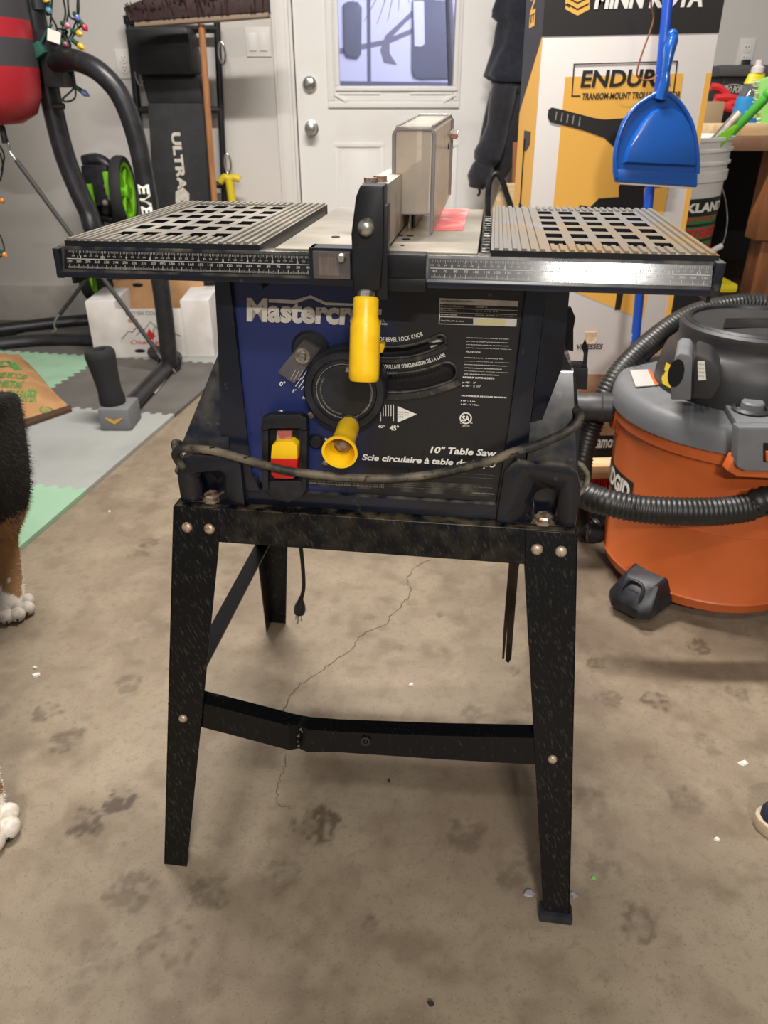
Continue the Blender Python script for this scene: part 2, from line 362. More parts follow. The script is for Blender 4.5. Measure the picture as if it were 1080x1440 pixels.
    def mix(f, A, B):
        q = N.new('ShaderNodeMix'); q.data_type = 'RGBA'; L.new(f, q.inputs[0])
        for k, vv in ((6, A), (7, B)):
            if isinstance(vv, tuple): q.inputs[k].default_value = vv
            else: L.new(vv, q.inputs[k])
        return q.outputs[2]
    tc = N.new('ShaderNodeTexCoord')
    def noise(sc, d=6):
        n = N.new('ShaderNodeTexNoise'); n.inputs['Scale'].default_value = sc; n.inputs['Detail'].default_value = d; n.inputs['Roughness'].default_value = .62; L.new(tc.outputs['Object'], n.inputs['Vector']); return n.outputs['Fac']
    col = mix(mr(att('big'), .3, .7), lin('#877965'), lin('#796a58'))
    col = mix(mr(att('fine'), .42, .8, 0, .7), col, lin('#6b5b4a'))
    col = mix(mr(noise(9), .48, .66, 0, .6), col, lin('#91846f'))
    col = mix(mr(noise(70, 8), .52, .72, 0, .5), col, lin('#635547'))
    col = mix(mr(noise(420, 2), .64, .72, 0, .5), col, lin('#a29381'))
    col = mix(mr(noise(260, 2), .60, .68, 0, .45), col, lin('#4d4337'))
    col = mix(mr(att('stain'), 0, 1, 0, .82), col, lin('#342619'))
    L.new(col, b.inputs['Base Color']); b.inputs['Roughness'].default_value = .62
    bp = N.new('ShaderNodeBump'); bp.inputs['Strength'].default_value = .12; bp.inputs['Distance'].default_value = .003; L.new(noise(90), bp.inputs['Height']); L.new(bp.outputs[0], b.inputs['Normal'])
    me.materials.append(m); o = bpy.data.objects.new('floor', me); COL.objects.link(o); struct(o)
floor_build()
# hairline crack across the concrete
M['crack'] = pm('crack_dark', '#4d4234', .9)
def ribbon(pts, wd, name):
    b = MB(); P = spline([fl(*p) for p in pts], 7)
    P = [p+Vector((random.uniform(-1, 1), random.uniform(-1, 1), 0))*.003 for p in P]; prev = None
    for i, p in enumerate(P):
        t = (P[min(i+1, len(P)-1)]-P[max(i-1, 0)]).normalized(); n = Vector((-t.y, t.x, 0))*wd*random.uniform(.35, 1)
        q = b.verts([p+n+Vector((0, 0, .0005)), p-n+Vector((0, 0, .0005))])
        if prev: b.face([prev[0], prev[1], q[1], q[0]])
        prev = q
    return struct(b.build(name, M['crack'], loc=P[0]))
ribbon([(606, 786), (582, 800), (573, 815), (578, 830), (566, 850), (548, 868), (545, 878), (510, 892), (495, 912), (470, 930), (450, 945), (420, 965), (405, 985), (398, 1003)], .0013, 'floor_crack')
ribbon([(402, 1060), (398, 1085), (390, 1110), (392, 1130), (410, 1138)], .0008, 'floor_crack')

WY = 3.93
b = MB(); DX0, DX1, DZ1 = -.407, .515, 2.06
b.box((-3.2, WY, .178), (DX0-.012, WY+.12, 2.7)); b.box((DX1+.012, WY, .178), (3.2, WY+.12, 2.7)); b.box((DX0-.012, WY, DZ1+.01), (DX1+.012, WY+.12, 2.7))
struct(b.build('wall_back', M['wall']))
b = MB(); b.box((-3.2, WY-.02, 0), (DX0-.1, WY+.12, .178), bev=.006); b.box((DX1+.1, WY-.02, 0), (3.2, WY+.12, .178), bev=.006); struct(b.build('baseboard_back', M['curb']))
# door with half-lite window
ddoor = struct(MB().box((0, 0, 0), (.001, .001, .001)).build('door_1', M['door'])); bpy.data.objects.remove(ddoor)
YF = WY+.012
PD = Plane((0, YF, 0), (1, 0, 0), (0, 0, 1))
gx0, gx1, gz0, gz1 = -.205, .318, 1.078, 1.92
b = MB(); b.box((DX0, YF, .02), (gx0, YF+.044, DZ1)); b.box((gx1, YF, .02), (DX1, YF+.044, DZ1)); b.box((gx0, YF, .02), (gx1, YF+.044, gz0)); b.box((gx0, YF, gz1), (gx1, YF+.044, DZ1))
for x0, x1 in ((-.24, .0), (.115, .355)):
    for z0, z1 in ((.2, .842),):
        for q in (((x0, z0), (x1, z0+.018)), ((x0, z1-.018), (x1, z1)), ((x0, z0+.018), (x0+.018, z1-.018)), ((x1-.018, z0+.018), (x1, z1-.018))):
            b.box((q[0][0], YF-.006, q[0][1]), (q[1][0], YF+.002, q[1][1]), bev=.0025)
        b.prism([(x0+.035, YF, z0+.035), (x1-.035, YF, z0+.035), (x1-.035, YF, z1-.035), (x0+.035, YF, z1-.035)], [(x0+.055, YF-.007, z0+.055), (x1-.055, YF-.007, z0+.055), (x1-.055, YF-.007, z1-.055), (x0+.055, YF-.007, z1-.055)])
door = struct(b.build('door_1', M['door'], loc=(DX0, YF, .02)))
b = MB()
for q in (((-.262, .990), (.352, 1.018)), ((-.262, 1.96), (.352, 1.99)), ((-.262, 1.018), (-.232, 1.96)), ((.322, 1.018), (.352, 1.96))): b.box((q[0][0], YF-.012, q[0][1]), (q[1][0], YF, q[1][1]), bev=.004)
for q in (((-.225, 1.058), (.34, 1.078)), ((-.225, 1.9), (.34, 1.92)), ((-.225, 1.078), (gx0, 1.9)), ((gx1, 1.078), (.338, 1.9))): b.box((q[0][0], YF-.02, q[0][1]), (q[1][0], YF+.02, q[1][1]), bev=.004)
b.box((-.23, YF-.008, 1.019), (.32, YF, 1.0575))
for x0, x1, s in ((-.215, -.02, 1), (.12, .318, -1)):
    b.box((x0, YF-.014, 1.044), (x1, YF-.004, 1.052), bev=.002)
for x, s in ((-.2, 1), (.305, -1)):
    b.box((-.03, -.005, -.006), (.03, .003, .006), M=Matrix.Translation((x, YF-.012, 1.03)) @ Matrix.Rotation(.5*s, 4, 'Y'), bev=.002)
wf = b.build('window_frame', M['door'], door)
b = MB(); b.box((gx0, YF+.016, gz0), (gx1, YF+.022, gz1)); b.build('window_pane', M['glass'], wf)
for nm, z in (('deadbolt', 1.086), ('door_knob', .905)):
    b = MB(); K = Matrix.Translation((-.344, YF, z)) @ Matrix.Rotation(PI/2, 4, 'X')
    if nm == 'deadbolt':
        b.lathe([(0, 0), (.033, 0), (.033, .012), (.028, .022), (.022, .026), (0, .026)], K, 32); b.box((-.006, -.04, -.02), (.006, -.024, .02), M=Matrix.Translation((-.344, YF, z)) @ Matrix.Rotation(1.2, 4, 'Y'), bev=.002)
    else:
        b.lathe([(0, 0), (.033, 0), (.033, .006), (.016, .012), (.014, .03), (.026, .042), (.029, .055), (.024, .068), (.012, .072), (0, .072)], K, 32)
    b.build(nm, M['chrome'], door)
b = MB()
for x0, x1, d in ((-.5, -.425, .018), (-.487, -.44, .024), (-.425, DX0-.004, .010)): b.box((x0, WY-d, .0), (x1, WY+.01, 2.08), bev=.004)
for x0, x1, d in ((DX1+.016, DX1+.09, .018),): b.box((x0, WY-d, 0), (x1, WY+.01, 2.08), bev=.004)
b.box((-.5, WY-.018, 2.065), (DX1+.09, WY+.01, 2.15), bev=.004)
struct(b.build('trim_1', M['trim']))
b = MB(); b.box((DX0-.1, WY-.03, 0), (DX1+.1, WY+.12, .02), bev=.004); struct(b.build('trim_2', M['alu']))
b = MB(); b.box((DX0-.014, WY+.03, .02), (DX0+.004, WY+.12, 2.08)); b.box((DX1-.004, WY+.03, .02), (DX1+.014, WY+.12, 2.08)); b.box((DX0-.014, WY+.03, DZ1-.004), (DX1+.014, WY+.12, DZ1+.014)); struct(b.build('trim_3', M['void']))

# wall devices
t = thing('light_switch', (-.565, WY, 1.25), 'white double rocker light switch plate on the wall left of the door', 'light switch')
MB().box((-.622, WY-.007, 1.193), (-.511, WY, 1.306), bev=.003).build('switch_plate', M['trim'], t)
for x in (-.592, -.545): MB().box((x-.017, WY-.012, 1.215), (x+.017, WY-.005, 1.283), bev=.002).build('rocker', M['door'], t)
def outlet(x, z, lab):
    t = thing('wall_outlet', (x, WY, z), lab, 'electrical outlet')
    MB().box((x-.036, WY-.006, z-.058), (x+.036, WY, z+.058), bev=.003).build('cover_plate', M['trim'], t)
    for dz in (.02, -.02):
        f = MB().lathe([(0, 0), (.017, 0), (.017, .004), (0, .004)], Matrix.Translation((x, WY-.005, z+dz)) @ Matrix.Rotation(PI/2, 4, 'X'), 24).build('socket', M['door'], t)
        b = MB()
        for dx in (-.0065, .0065): b.box((x+dx-.0012, WY-.0098, z+dz+.001), (x+dx+.0012, WY-.0085, z+dz+.009))
        b.cyl((x, WY-.0098, z+dz-.006), (x, WY-.0085, z+dz-.006), .0025, 10); b.build('socket_slots', M['void'], f)
outlet(-1.184, 1.165, 'white wall outlet beside the folded black exercise bench')
outlet(1.64, 1.205, 'white wall outlet above the workbench with a black plug in it')
t = MB(); pp = Vector((1.64, WY-.03, 1.165)); t.box((pp.x-.016, pp.y-.012, pp.z-.016), (pp.x+.016, pp.y+.022, pp.z+.016), bev=.005); t.tube(spline([pp-Vector((0, .01, .015)), pp-Vector((.01, .02, .06)), pp-Vector((.02, .02, .14))], 6), .004, 8)
tag(t.build('power_plug', M['black'], loc=pp), 'black plug pushed into the outlet above the workbench', 'plug')

# ------------------------------------------------------------------ camper outside the door window
RY = 7.0
M['rvwhite'] = pm('camper_white', '#cfd0dc', .35); M['rvgrey'] = pm('camper_window', '#6c6e78', .12); M['rvstripe'] = pm('camper_stripe', '#7a7782', .4); M['rvsnow'] = pm('outdoor_ground', '#8b8d95', .9)
t = thing('camper', (.2, RY+1, 0), 'white camper trailer with grey windows and dark stripes seen through the door window', 'camper')
PR = Plane((0, RY, 0), (1, 0, 0), (0, 0, 1))
MB().box((-2.6, RY, .45), (3.2, RY+2.1, 2.7), bev=.06).build('body', M['rvwhite'], t)
b = MB(); b.px(PR, [(483, 6), (490, 2), (504, 3), (509, 10), (508, 76), (503, 82), (488, 80), (484, 72)], 0, .02, .004); b.build('window', M['rvgrey'], t)
b = MB(); b.px(PR, [(580, 0), (700, 0), (700, 108), (592, 111), (582, 108), (579, 98)], 0, .02, .004)
f = b.build('window', M['rvgrey'], t)
b = MB(); b.px(PR, [(581, 2), (596, 2), (597, 62), (592, 66), (583, 65)], .02, .024); b.build('blind', M['rvwhite'], f)
b = MB(); b.px(PR, [(604, -10), (594, 0), (566, 28), (542, 50), (535, 70), (540, 88), (558, 91), (548, 75), (548, 55), (572, 30), (610, 0), (620, -10)], 0, .004)
b.px(PR, [(478, 68), (540, 56), (580, 40), (580, 47), (545, 62), (478, 76)], 0, .003); b.build('stripe', M['rvstripe'], t)
b = MB(); b.px(PR, [(516, -20), (521, -20), (522, 121), (517, 121)], 0, .006); b.px(PR, [(478, 114), (640, 116), (640, 124), (478, 124)], 0, .01); b.build('panel_trim', M['rvgrey'], t)
for x in (-1.2, 1.9):
    b = MB(); b.lathe([(0, -.1), (.3, -.1), (.33, -.06), (.33, .06), (.3, .1), (0, .1)], Matrix.Translation((x, RY+.2, .33)) @ Matrix.Rotation(PI/2, 4, 'X'), 28); b.build('wheel', M['tyre'], t)
b = MB(); b.box((-5, 4.1, -.06), (5, 10, -.005)); struct(b.build('ground_outside', M['rvsnow']))
# bare branch between door and camper
b = MB(); LV = 5.2
def twig(p, q, r): b.tube([p, (Vector(p)+Vector(q))/2+Vector((.01, 0, .01)), q], [r, r*.8, r*.5], 6)
top = bk(560, -60, LV)
for e in ((540, 2), (518, 6), (575, 4), (512, 30), (530, 34), (545, 30), (560, 16), (495, 2)):
    q = bk(*e, LV); twig(top, q, .003)
tr = top+Vector((.0, .2, .0)); b.tube([(.5, LV+.3, -.01), (.45, LV+.25, 1.0), (tr.x+.25, LV+.1, 2.1), tr], [.04, .032, .012, .005], 8)
tag(b.build('young_tree', pm('tree_bark', '#6a676c', .9), loc=(.5, LV+.3, 0)), 'thin bare tree branch hanging in front of the camper outside', 'tree')

# ------------------------------------------------------------------ the table saw (local frame: x right, y away, z up)
saw = thing('table_saw', SAWLOC, 'blue and black table saw bolted on a tall black steel leg stand', 'table saw', rot=SAWROT)
def L_(b, name, m, par=saw, **k): return b.build(name, m, par, local=True, **k)
XC = -.003
# stand -----------------------------------------------------------
b = MB()
yT0, yT1, zT = .05, .402, .557
def apron(p0, p1, inn):   # folded sheet edge
    pass
b.box((XC-.2525, yT0-.001, zT-.0025), (XC+.2525, yT1, zT))
b.prism([(XC-.2525, yT0-.001, zT), (XC+.2525, yT0-.001, zT), (XC+.2515, yT0-.0105, zT-.046), (XC-.2565, yT0-.0105, zT-.046)], [(XC-.2525, yT0+.0015, zT), (XC+.2525, yT0+.0015, zT), (XC+.2515, yT0-.008, zT-.046), (XC-.2565, yT0-.008, zT-.046)])
b.prism([(XC-.2525, yT1, zT), (XC+.2525, yT1, zT), (XC+.2525, yT1+.01, zT-.046), (XC-.2525, yT1+.01, zT-.046)], [(XC-.2525, yT1-.0025, zT), (XC+.2525, yT1-.0025, zT), (XC+.2525, yT1+.0075, zT-.046), (XC-.2525, yT1+.0075, zT-.046)])
for sg in (-1, 1):
    x = XC+sg*.2525; x2 = XC+sg*.2565
    b.prism([(x, yT0, zT), (x, yT1, zT), (x2, yT1+.008, zT-.046), (x2, yT0-.008, zT-.046)], [(x-sg*.0025, yT0, zT), (x-sg*.0025, yT1, zT), (x2-sg*.0025, yT1+.008, zT-.046), (x2-sg*.0025, yT0-.008, zT-.046)])
stand = L_(b, 'stand', M['stand'], bevel=.0012)
def leg(sx, front):
    tx, bx = XC+sx*.2555, XC+sx*.3015
    ty = yT0-.0025 if front else yT1+.0025
    by = (-.076 if sx < 0 else -.086) if front else .527
    iy = 1 if front else -1
    top, bot = Vector((tx, ty, zT-.001)), Vector((bx, by, 0.0))
    up = (top-bot).normalized(); b = MB(); th = .0028
    def fl1(a, wt, wb, ax, thick):   # flange from the corner line along ax
        A = [top, top+ax*wt, bot+ax*wb, bot]; b.prism(A, [p+thick for p in A])
    X = Vector((-sx, 0, 0)); Yv = Vector((0, iy, 0))
    a_in = Vector((0, iy*th, 0)); a_x = Vector((-sx*th, 0, 0))
    mid = top+(bot-top)*.10
    A = [top, top+X*.063, mid+X*.063, bot+X*.036, bot]; b.prism(A, [p+a_in for p in A])
    A = [top, top+Yv*.063, mid+Yv*.063, bot+Yv*.036, bot]; b.prism(A, [p+a_x for p in A])
    o = L_(b, 'leg', M['legsteel'], stand, bevel=.0008); return top, bot
def bolt_head(b, p, n, r=.0075):
    b.lathe([(r*1.0, -.001), (r, .0012), (r*.8, .0034), (r*.4, .0045), (0, .0047)], rotto(n, p), 18)
for sx in (-1, 1):
    for fr in (True, False): leg(sx, fr)
nf = Vector((0, -.976, .219))
for x, z in ((-.241, .529), (-.211, .529), (.206, .5325), (.235, .532), (-.261, .251), (.251, .251)):
    b = MB(); y = -.0755+.2244*z-(.0 if x < 0 else .0092*(1-z/.557)); bolt_head(b, (x, y-.0008, z), nf, .0073 if z > .4 else .0063); L_(b, 'bolt', M['bolt'], stand)
# foot pad on the right front leg
b = MB(); b.box((.2555, -.0915, .0), (.3015, -.066, .0135), bev=.003); L_(b, 'foot_pad', M['black'], stand)
# stretchers
b = MB(); secs = [(-.262, .2402, .2785, -.02), (-.2, .2307, .2688, -.02), (-.15, .2228, .261, -.02), (-.108, .2160, .2540, -.02), (-.096, .2145, .2525, -.02), (-.082, .2162, .2518, -.02), (-.04, .2192, .2508, -.02), (.1, .2292, .2648, -.02), (.264, .2405, .2812, -.02)]
rows = []
for i, (x, z0, z1, y) in enumerate(secs):
    dent = .007 if abs(x+.094) < .01 else 0
    k_ = (x+.26)/.52; yo = (.007 if abs(x+.094) < .01 else (.003 if -.06 < x < -.03 else 0))-.008*k_
    fy = lambda z: -.0758+.2244*z+.0042+yo
    rows.append(b.verts([(x, fy(z0)+.0025, z0), (x, fy(z0), z0), (x, fy((z0+z1)/2)+dent*.5, (z0+z1)/2), (x, fy(z1), z1), (x, fy(z1)+.020, z1+.004-dent), (x, fy(z1)+.020, z1+.0015-dent), (x, fy(z1)+.0025, z1-.0025)]))
for i in range(len(rows)-1):
    for k in range(7): b.face([rows[i][k], rows[i][(k+1) % 7], rows[i+1][(k+1) % 7], rows[i+1][k]])
b.face(rows[0]); b.face(rows[-1][::-1]); L_(b, 'stretcher', M['barsteel'], stand, angle=25)
b = MB()
for k in range(9):
    z = .218+.033*random.random(); x = -.093+random.uniform(-.006, .008); y = -.0758+.2244*z+.0042+.0042-.0012; a = random.uniform(.001, .003); b.prism([(x-a, y, z-a*.5), (x+a, y, z-a), (x+a*.6, y, z+a*1.6)], [(x-a, y+.004, z-a*.5), (x+a, y+.004, z-a), (x+a*.6, y+.004, z+a*1.6)])
o = L_(b, 'paint_chips', M['zinc'], stand); o['kind'] = 'stuff'
b = MB(); b.lathe([(.0035, 0), (.007, 0), (.007, .0008), (.0035, .0008), (.0035, 0)], rotto(nf, (.0, -.0212, .244)), 20); b.lathe([(0, 0), (.002, 0), (.002, .0008), (0, .0008)], rotto(nf, (.0, -.0212, .244)), 12); L_(b, 'stamped_ring', M['blacksteel'], stand)
for sx in (-1, 1):
    b = MB(); x = XC+sx*.2765; b.box((x-.003 if sx < 0 else x, -.015, .236), (x if sx < 0 else x+.003, .468, .272)); b.box((min(x, x-sx*.024), -.012, .269), (max(x, x-sx*.024), .465, .272)); L_(b, 'stretcher', M['barsteel'], stand)
# cabinet ----------------------------------------------------------
b = MB()
cont = [(-.173, .862), (.212, .862), (.215, .765), (.232, .735), (.243, .68), (.2495, .60), (.25, .558), (-.2515, .558), (-.2505, .60), (-.226, .655), (-.2, .71), (-.181, .755)]
b.xz(cont, .088, .335)
b.xz([(-.1755, .856), (-.157, .856), (-.157, .60), (-.141, .573), (-.2, .573), (-.192, .62), (-.181, .755)], .064, .09, .002)
# right pillar with chamfered side
lo = [(.165, .856), (.187, .856), (.184, .70), (.183, .60), (.152, .573), (.16, .68)]
b.xz(lo, .064, .09, .002)
hi = [(.187, .856), (.212, .856), (.2145, .765), (.2145, .69), (.1845, .69)]
b.prism([(x, .09, z) for x, z in hi], [(.187, .066, .856), (.2118, .088, .856), (.2143, .088, .765), (.2143, .085, .69), (.1845, .064, .69)])
b.box((-.2, .064, .5575), (.2, .09, .579), bev=.002)
def foot(sx):
    P = [(sx*.2505-.0, .5575), (sx*.2505, .612), (sx*.244, .632), (sx*.232, .642), (sx*.172, .642), (sx*.158, .625), (sx*.154, .5575)]
    P = [(x+(0 if sx > 0 else -.001), z) for x, z in P]
    b.xz(P, .056, .12, .004)
P = [(-.2515, .5575), (-.2515, .60), (-.243, .621), (-.225, .628), (-.172, .628), (-.165, .615), (-.165, .5575)]
for xb0, xb1, xt0, xt1 in ((.1845, .2425, .1845, .2275), (-.2425, -.180, -.190, -.177)):
    b.prism([(xb0, .0895, .640), (xb1, .0895, .640), (xt1, .0895, .748), (xt0, .0895, .748)], [(xb0, .060, .634), (xb1, .060, .634), (xt1, .0860, .742), (xt0, .0860, .742)])
cab = L_(b, 'cabinet', M['navy'], bevel=0)
b = MB(); foot(1); ftR = L_(b, 'base_foot', M['navy'], cab)
b = MB(); b.xz(P, .056, .12, .004); ftL = L_(b, 'base_foot', M['navy'], cab)
pk = [(-.211, .0125, .046), (.211, .0145, .052)]
for (px_, w_, H), ft in zip(pk, (ftL, ftR)):
    cut = MB(); U = [(px_-w_, .5605), (px_+w_, .5605)]+[(px_+w_*math.cos(a), .5605+H-w_+w_*math.sin(a)) for a in np.linspace(0, PI, 11)]
    cut.prism([(x, .083, z-.006 if z > .565 else z) for x, z in U], [(x, .04, z) for x, z in U]); co = L_(cut, 'cutter', M['void'])
    mod = ft.modifiers.new('pocket', 'BOOLEAN'); mod.object = co; mod.solver = 'EXACT'; mod.operation = 'DIFFERENCE'
    bpy.context.view_layer.update(); dg = bpy.context.evaluated_depsgraph_get(); me2 = bpy.data.meshes.new_from_object(ft.evaluated_get(dg)); ft.modifiers.clear(); ft.data = me2; bpy.data.objects.remove(co)
    if len(me2.materials) > 1: me2.materials.pop(index=1)
for px_, w_, H in pk:
    b = MB(); b.lathe([(0, .0085), (.0085, .0085), (.0105, .0065), (.0105, .001), (.0125, 0), (.0125, -.0015), (0, -.0015)], Matrix.Translation((px_, .064, .5618)) @ Matrix.Rotation(.12, 4, 'X'), 6); L_(b, 'mounting_bolt', M['rust'], cab)
# front panel (sticker: blue fading to black across its width), with two curved slots
def panelmat():
    m = pm('printed_panel', '#1a2c70', .42); N = m.node_tree.nodes; L = m.node_tree.links; b = N['Principled BSDF']
    tc = N.new('ShaderNodeTexCoord'); s = N.new('ShaderNodeSeparateXYZ'); L.new(tc.outputs['Object'], s.inputs[0])
    ma = N.new('ShaderNodeMath'); ma.operation = 'MULTIPLY_ADD'; L.new(s.outputs['Z'], ma.inputs[0]); ma.inputs[1].default_value = -.22; L.new(s.outputs['X'], ma.inputs[2])
    r = N.new('ShaderNodeValToRGB'); L.new(ma.outputs[0], r.inputs[0])
    e = r.color_ramp.elements; e[0].position = 0; e[0].color = lin('#202c60'); e[1].position = 1; e[1].color = lin('#1d1c1d')
    mm = N.new('ShaderNodeMapRange'); L.new(ma.outputs[0], mm.inputs[0]); mm.inputs[1].default_value = -.22; mm.inputs[2].default_value = -.135; L.new(mm.outputs[0], r.inputs[0])
    n = N.new('ShaderNodeTexNoise'); mp = N.new('ShaderNodeMapping'); mp.inputs['Scale'].default_value = (190, 190, 45); mp.inputs['Rotation'].default_value = (0, .25, 0); L.new(tc.outputs['Object'], mp.inputs[0]); n.inputs['Scale'].default_value = 1; L.new(mp.outputs[0], n.inputs['Vector'])
    zz = N.new('ShaderNodeMapRange'); zz.inputs[1].default_value = .73; zz.inputs[2].default_value = .62; L.new(s.outputs['Z'], zz.inputs[0])
    t = N.new('ShaderNodeMapRange'); t.inputs[1].default_value = .64; t.inputs[2].default_value = .70; t.inputs[4].default_value = .85; L.new(n.outputs['Fac'], t.inputs[0])
    mu = N.new('ShaderNodeMath'); mu.operation = 'MULTIPLY'; L.new(zz.outputs[0], mu.inputs[0]); L.new(t.outputs[0], mu.inputs[1])
    x = N.new('ShaderNodeMix'); x.data_type = 'RGBA'; L.new(mu.outputs[0], x.inputs[0]); L.new(r.outputs[0], x.inputs[6]); x.inputs[7].default_value = lin('#0a0a0c'); L.new(x.outputs[2], b.inputs['Base Color'])
    return m
M['panel'] = panelmat()
yP = .0705
PC = Vector((.0155, .886))     # pivot of the bevel arc
def arcband(r0, r1, a0, a1, n=26, rnd=True):
    pts = [(PC.x+r1*math.sin(a), PC.y-r1*math.cos(a)) for a in np.linspace(a0, a1, n)]
    if rnd:
        rm = (r0+r1)/2; hw = (r1-r0)/2; c = (PC.x+rm*math.sin(a1), PC.y-rm*math.cos(a1)); rad = Vector((math.sin(a1), -math.cos(a1))); tan = Vector((math.cos(a1), math.sin(a1)))
        pts += [(c[0]+hw*(rad.x*math.cos(t)+tan.x*math.sin(t)), c[1]+hw*(rad.y*math.cos(t)+tan.y*math.sin(t))) for t in np.linspace(.2, PI-.2, 7)]
    pts += [(PC.x+r0*math.sin(a), PC.y-r0*math.cos(a)) for a in np.linspace(a1, a0, n)]
    return pts
S1, S2 = (.1165, .1295, -.25, .52), (.1475, .1705, -.25, .455)
b = MB(); b.xz([(-.1575, .852), (.1655, .852), (.1600, .68), (.1545, .580), (-.139, .579), (-.157, .60)], yP, .086)
pan = L_(b, 'front_panel', M['panel'], smooth=False)
cut = MB(); cut.xz(arcband(*S1), .05, .084); cut.xz(arcband(*S2), .05, .084); co = L_(cut, 'cutter', M['void'])
mod = pan.modifiers.new('slots', 'BOOLEAN'); mod.object = co; mod.solver = 'EXACT'; mod.operation = 'DIFFERENCE'
bpy.context.view_layer.update(); dg = bpy.context.evaluated_depsgraph_get(); me2 = bpy.data.meshes.new_from_object(pan.evaluated_get(dg)); pan.modifiers.clear(); pan.data = me2; bpy.data.objects.remove(co)
if not me2.materials: me2.materials.append(M['panel'])
b = MB(); b.xz(arcband(S1[0]-.002, S1[1]+.002, S1[2], S1[3]), .0845, .0855); b.xz(arcband(S2[0]-.002, S2[1]+.002, S2[2], S2[3]), .0845, .0855); L_(b, 'slot_back', M['void'], pan)
M['rim'] = pm('scuffed_rim', '#2b2926', .5, c2='#565049', nscale=60, lo=.5, hi=.65)
def rimtube(S, rr):
    b = MB(); q = arcband(*S); b.tube([(x, yP-.0005, z) for x, z in q], rr, 8, closed=True); return L_(b, 'slot_rim', M['rim'], pan)
rimtube(S1, .0019)
b = MB(); b.xz(arcband(S1[1]+.001, S1[1]+.0055, S1[2], S1[3]+.03, rnd=False), yP-.003, yP); L_(b, 'slot_ledge', M['rim'], pan)
rimtube(S2, .0018)
b = MB(); b.xz(arcband(S2[1]+.001, S2[1]+.008, S2[2], S2[3]+.05, rnd=False), yP-.004, yP); L_(b, 'slot_ledge', M['rim'], pan)
b = MB()
for k in range(18):
    a = -.1+k*.031; c, s = math.sin(a), -math.cos(a); r = S2[0]-.0005; P0 = Vector((PC.x+r*c, yP-.002, PC.y+r*s)); tn = Vector((-s, 0, c)); rd = Vector((c, 0, s))
    b.prism([P0-tn*.0023, P0+tn*.0023, P0+tn*.0012+rd*.004, P0-tn*.0012+rd*.004], [p+Vector((0, .008, 0)) for p in (P0-tn*.0023, P0+tn*.0023, P0+tn*.0012+rd*.004, P0-tn*.0012+rd*.004)])
L_(b, 'gear_teeth', M['navydark'], pan)
b = MB(); PJ = [(.064, .083, .772), (.079, .083, .777)]
for (x, y, z) in ((.072, .084, .7755), (.075, .084, .768)): b.box((-.010, -.001, -.0022), (.010, 0, .0022), M=Matrix.Translation((x, y, z)) @ Matrix.Rotation(-.15, 4, 'Y'))
L_(b, 'inner_label', M['silverprint'], pan)
# lettering on the panel
PP = Plane((0, yP-.0001, 0), (1, 0, 0), (0, 0, 1), True)
b = MB(); b.text(PP, 'Mastercraft', px=(344, 418, 537, 459), bold=.045, shear=.1); L_(b, 'brand_lettering', M['silverprint'], pan)
b = MB(); b.px(PP, [(378, 420), (414, 422), (437, 415), (459, 425), (500, 427), (500, 430), (458, 429), (437, 419), (415, 427), (378, 425)], .0, .0005); b.text(PP, 'R', px=(538, 449, 541, 453)); b.text(PP, 'MD', px=(537, 454, 545, 457), bold=.02); L_(b, 'brand_roofline', M['silverprint'], pan)
b = MB(); b.arctext(PP, 'BLADE BEVEL LOCK KNOB', PC, .1105, -PI/2-.15, .040, .0068, .022, xs=.66)
b.arctext(PP, 'VERROUILLAGE D\'INCLINAISON DE LA LAME', PC, .1418, -PI/2-.085, .0262, .0066, .022, xs=.58); L_(b, 'slot_lettering', M['white'], pan)
b = MB(); b.text(PP, '10" Table Saw', px=(605, 627, 698, 642), bold=.03, shear=.2); b.text(PP, 'Scie circulaire à table de 10 po', px=(509, 638, 696, 660), bold=.03, shear=.2); L_(b, 'title_lettering', M['white'], pan)
b = MB()
for y, s, x1 in ((474, 'WARNING: DO NOT EXPOSE TO RAIN', 715), (479.2, 'OR USE IN DAMP LOCATIONS. READ', 714), (483.8, 'INSTRUCTION MANUAL THOROUGHLY', 716), (488.4, 'BEFORE OPERATING. ALWAYS WEAR EYE', 719), (493, 'PROTECTION.', 676),
                 (502, 'AVERTISSEMENT : N\'EXPOSEZ PAS', 708), (507, 'L\'OUTIL À LA PLUIE ET NE L\'UTILISEZ PAS', 717), (511.8, 'DANS DES ENDROITS HUMIDES. LISEZ', 713), (516.4, 'ATTENTIVEMENT LE GUIDE AVANT', 706), (521, 'D\'UTILISER L\'OUTIL. PORTEZ TOUJOURS', 714), (525, 'DES LUNETTES DE PROTECTION.', 702)):
    b.text(PP, s, px=(656 if y < 495 else 653, y, x1, y+3.4), bold=.02)
b.text(PP, 'MAXIMUM CUTTING DEPTH', px=(651, 529, 695, 533.5), bold=.03); b.text(PP, 'at 90° :  3"', px=(650, 536, 669, 539.5), bold=.02); b.text(PP, 'at 45° :  2 1/2"', px=(650, 541, 676, 544.5), bold=.02)
b.text(PP, 'PROFONDEUR DE COUPE MAXIMUM', px=(649, 555, 712, 560), bold=.03); b.text(PP, 'à 90° :  3 po', px=(648, 562, 668, 565.8), bold=.02); b.text(PP, 'à 45° :  2 1/2 po', px=(648, 567, 674, 570.8), bold=.02)
b.text(PP, '40°', px=(531, 597.5, 541, 602), bold=.02); b.text(PP, '45°', px=(548, 597.5, 561, 605.5), bold=.03); b.text(PP, '0°', px=(393, 536, 402, 543), bold=.03, shear=.2); b.text(PP, '5°', px=(411, 547, 417, 551.5), bold=.03, shear=.2); b.text(PP, '10', px=(425, 557, 432, 561), bold=.03, shear=.2)
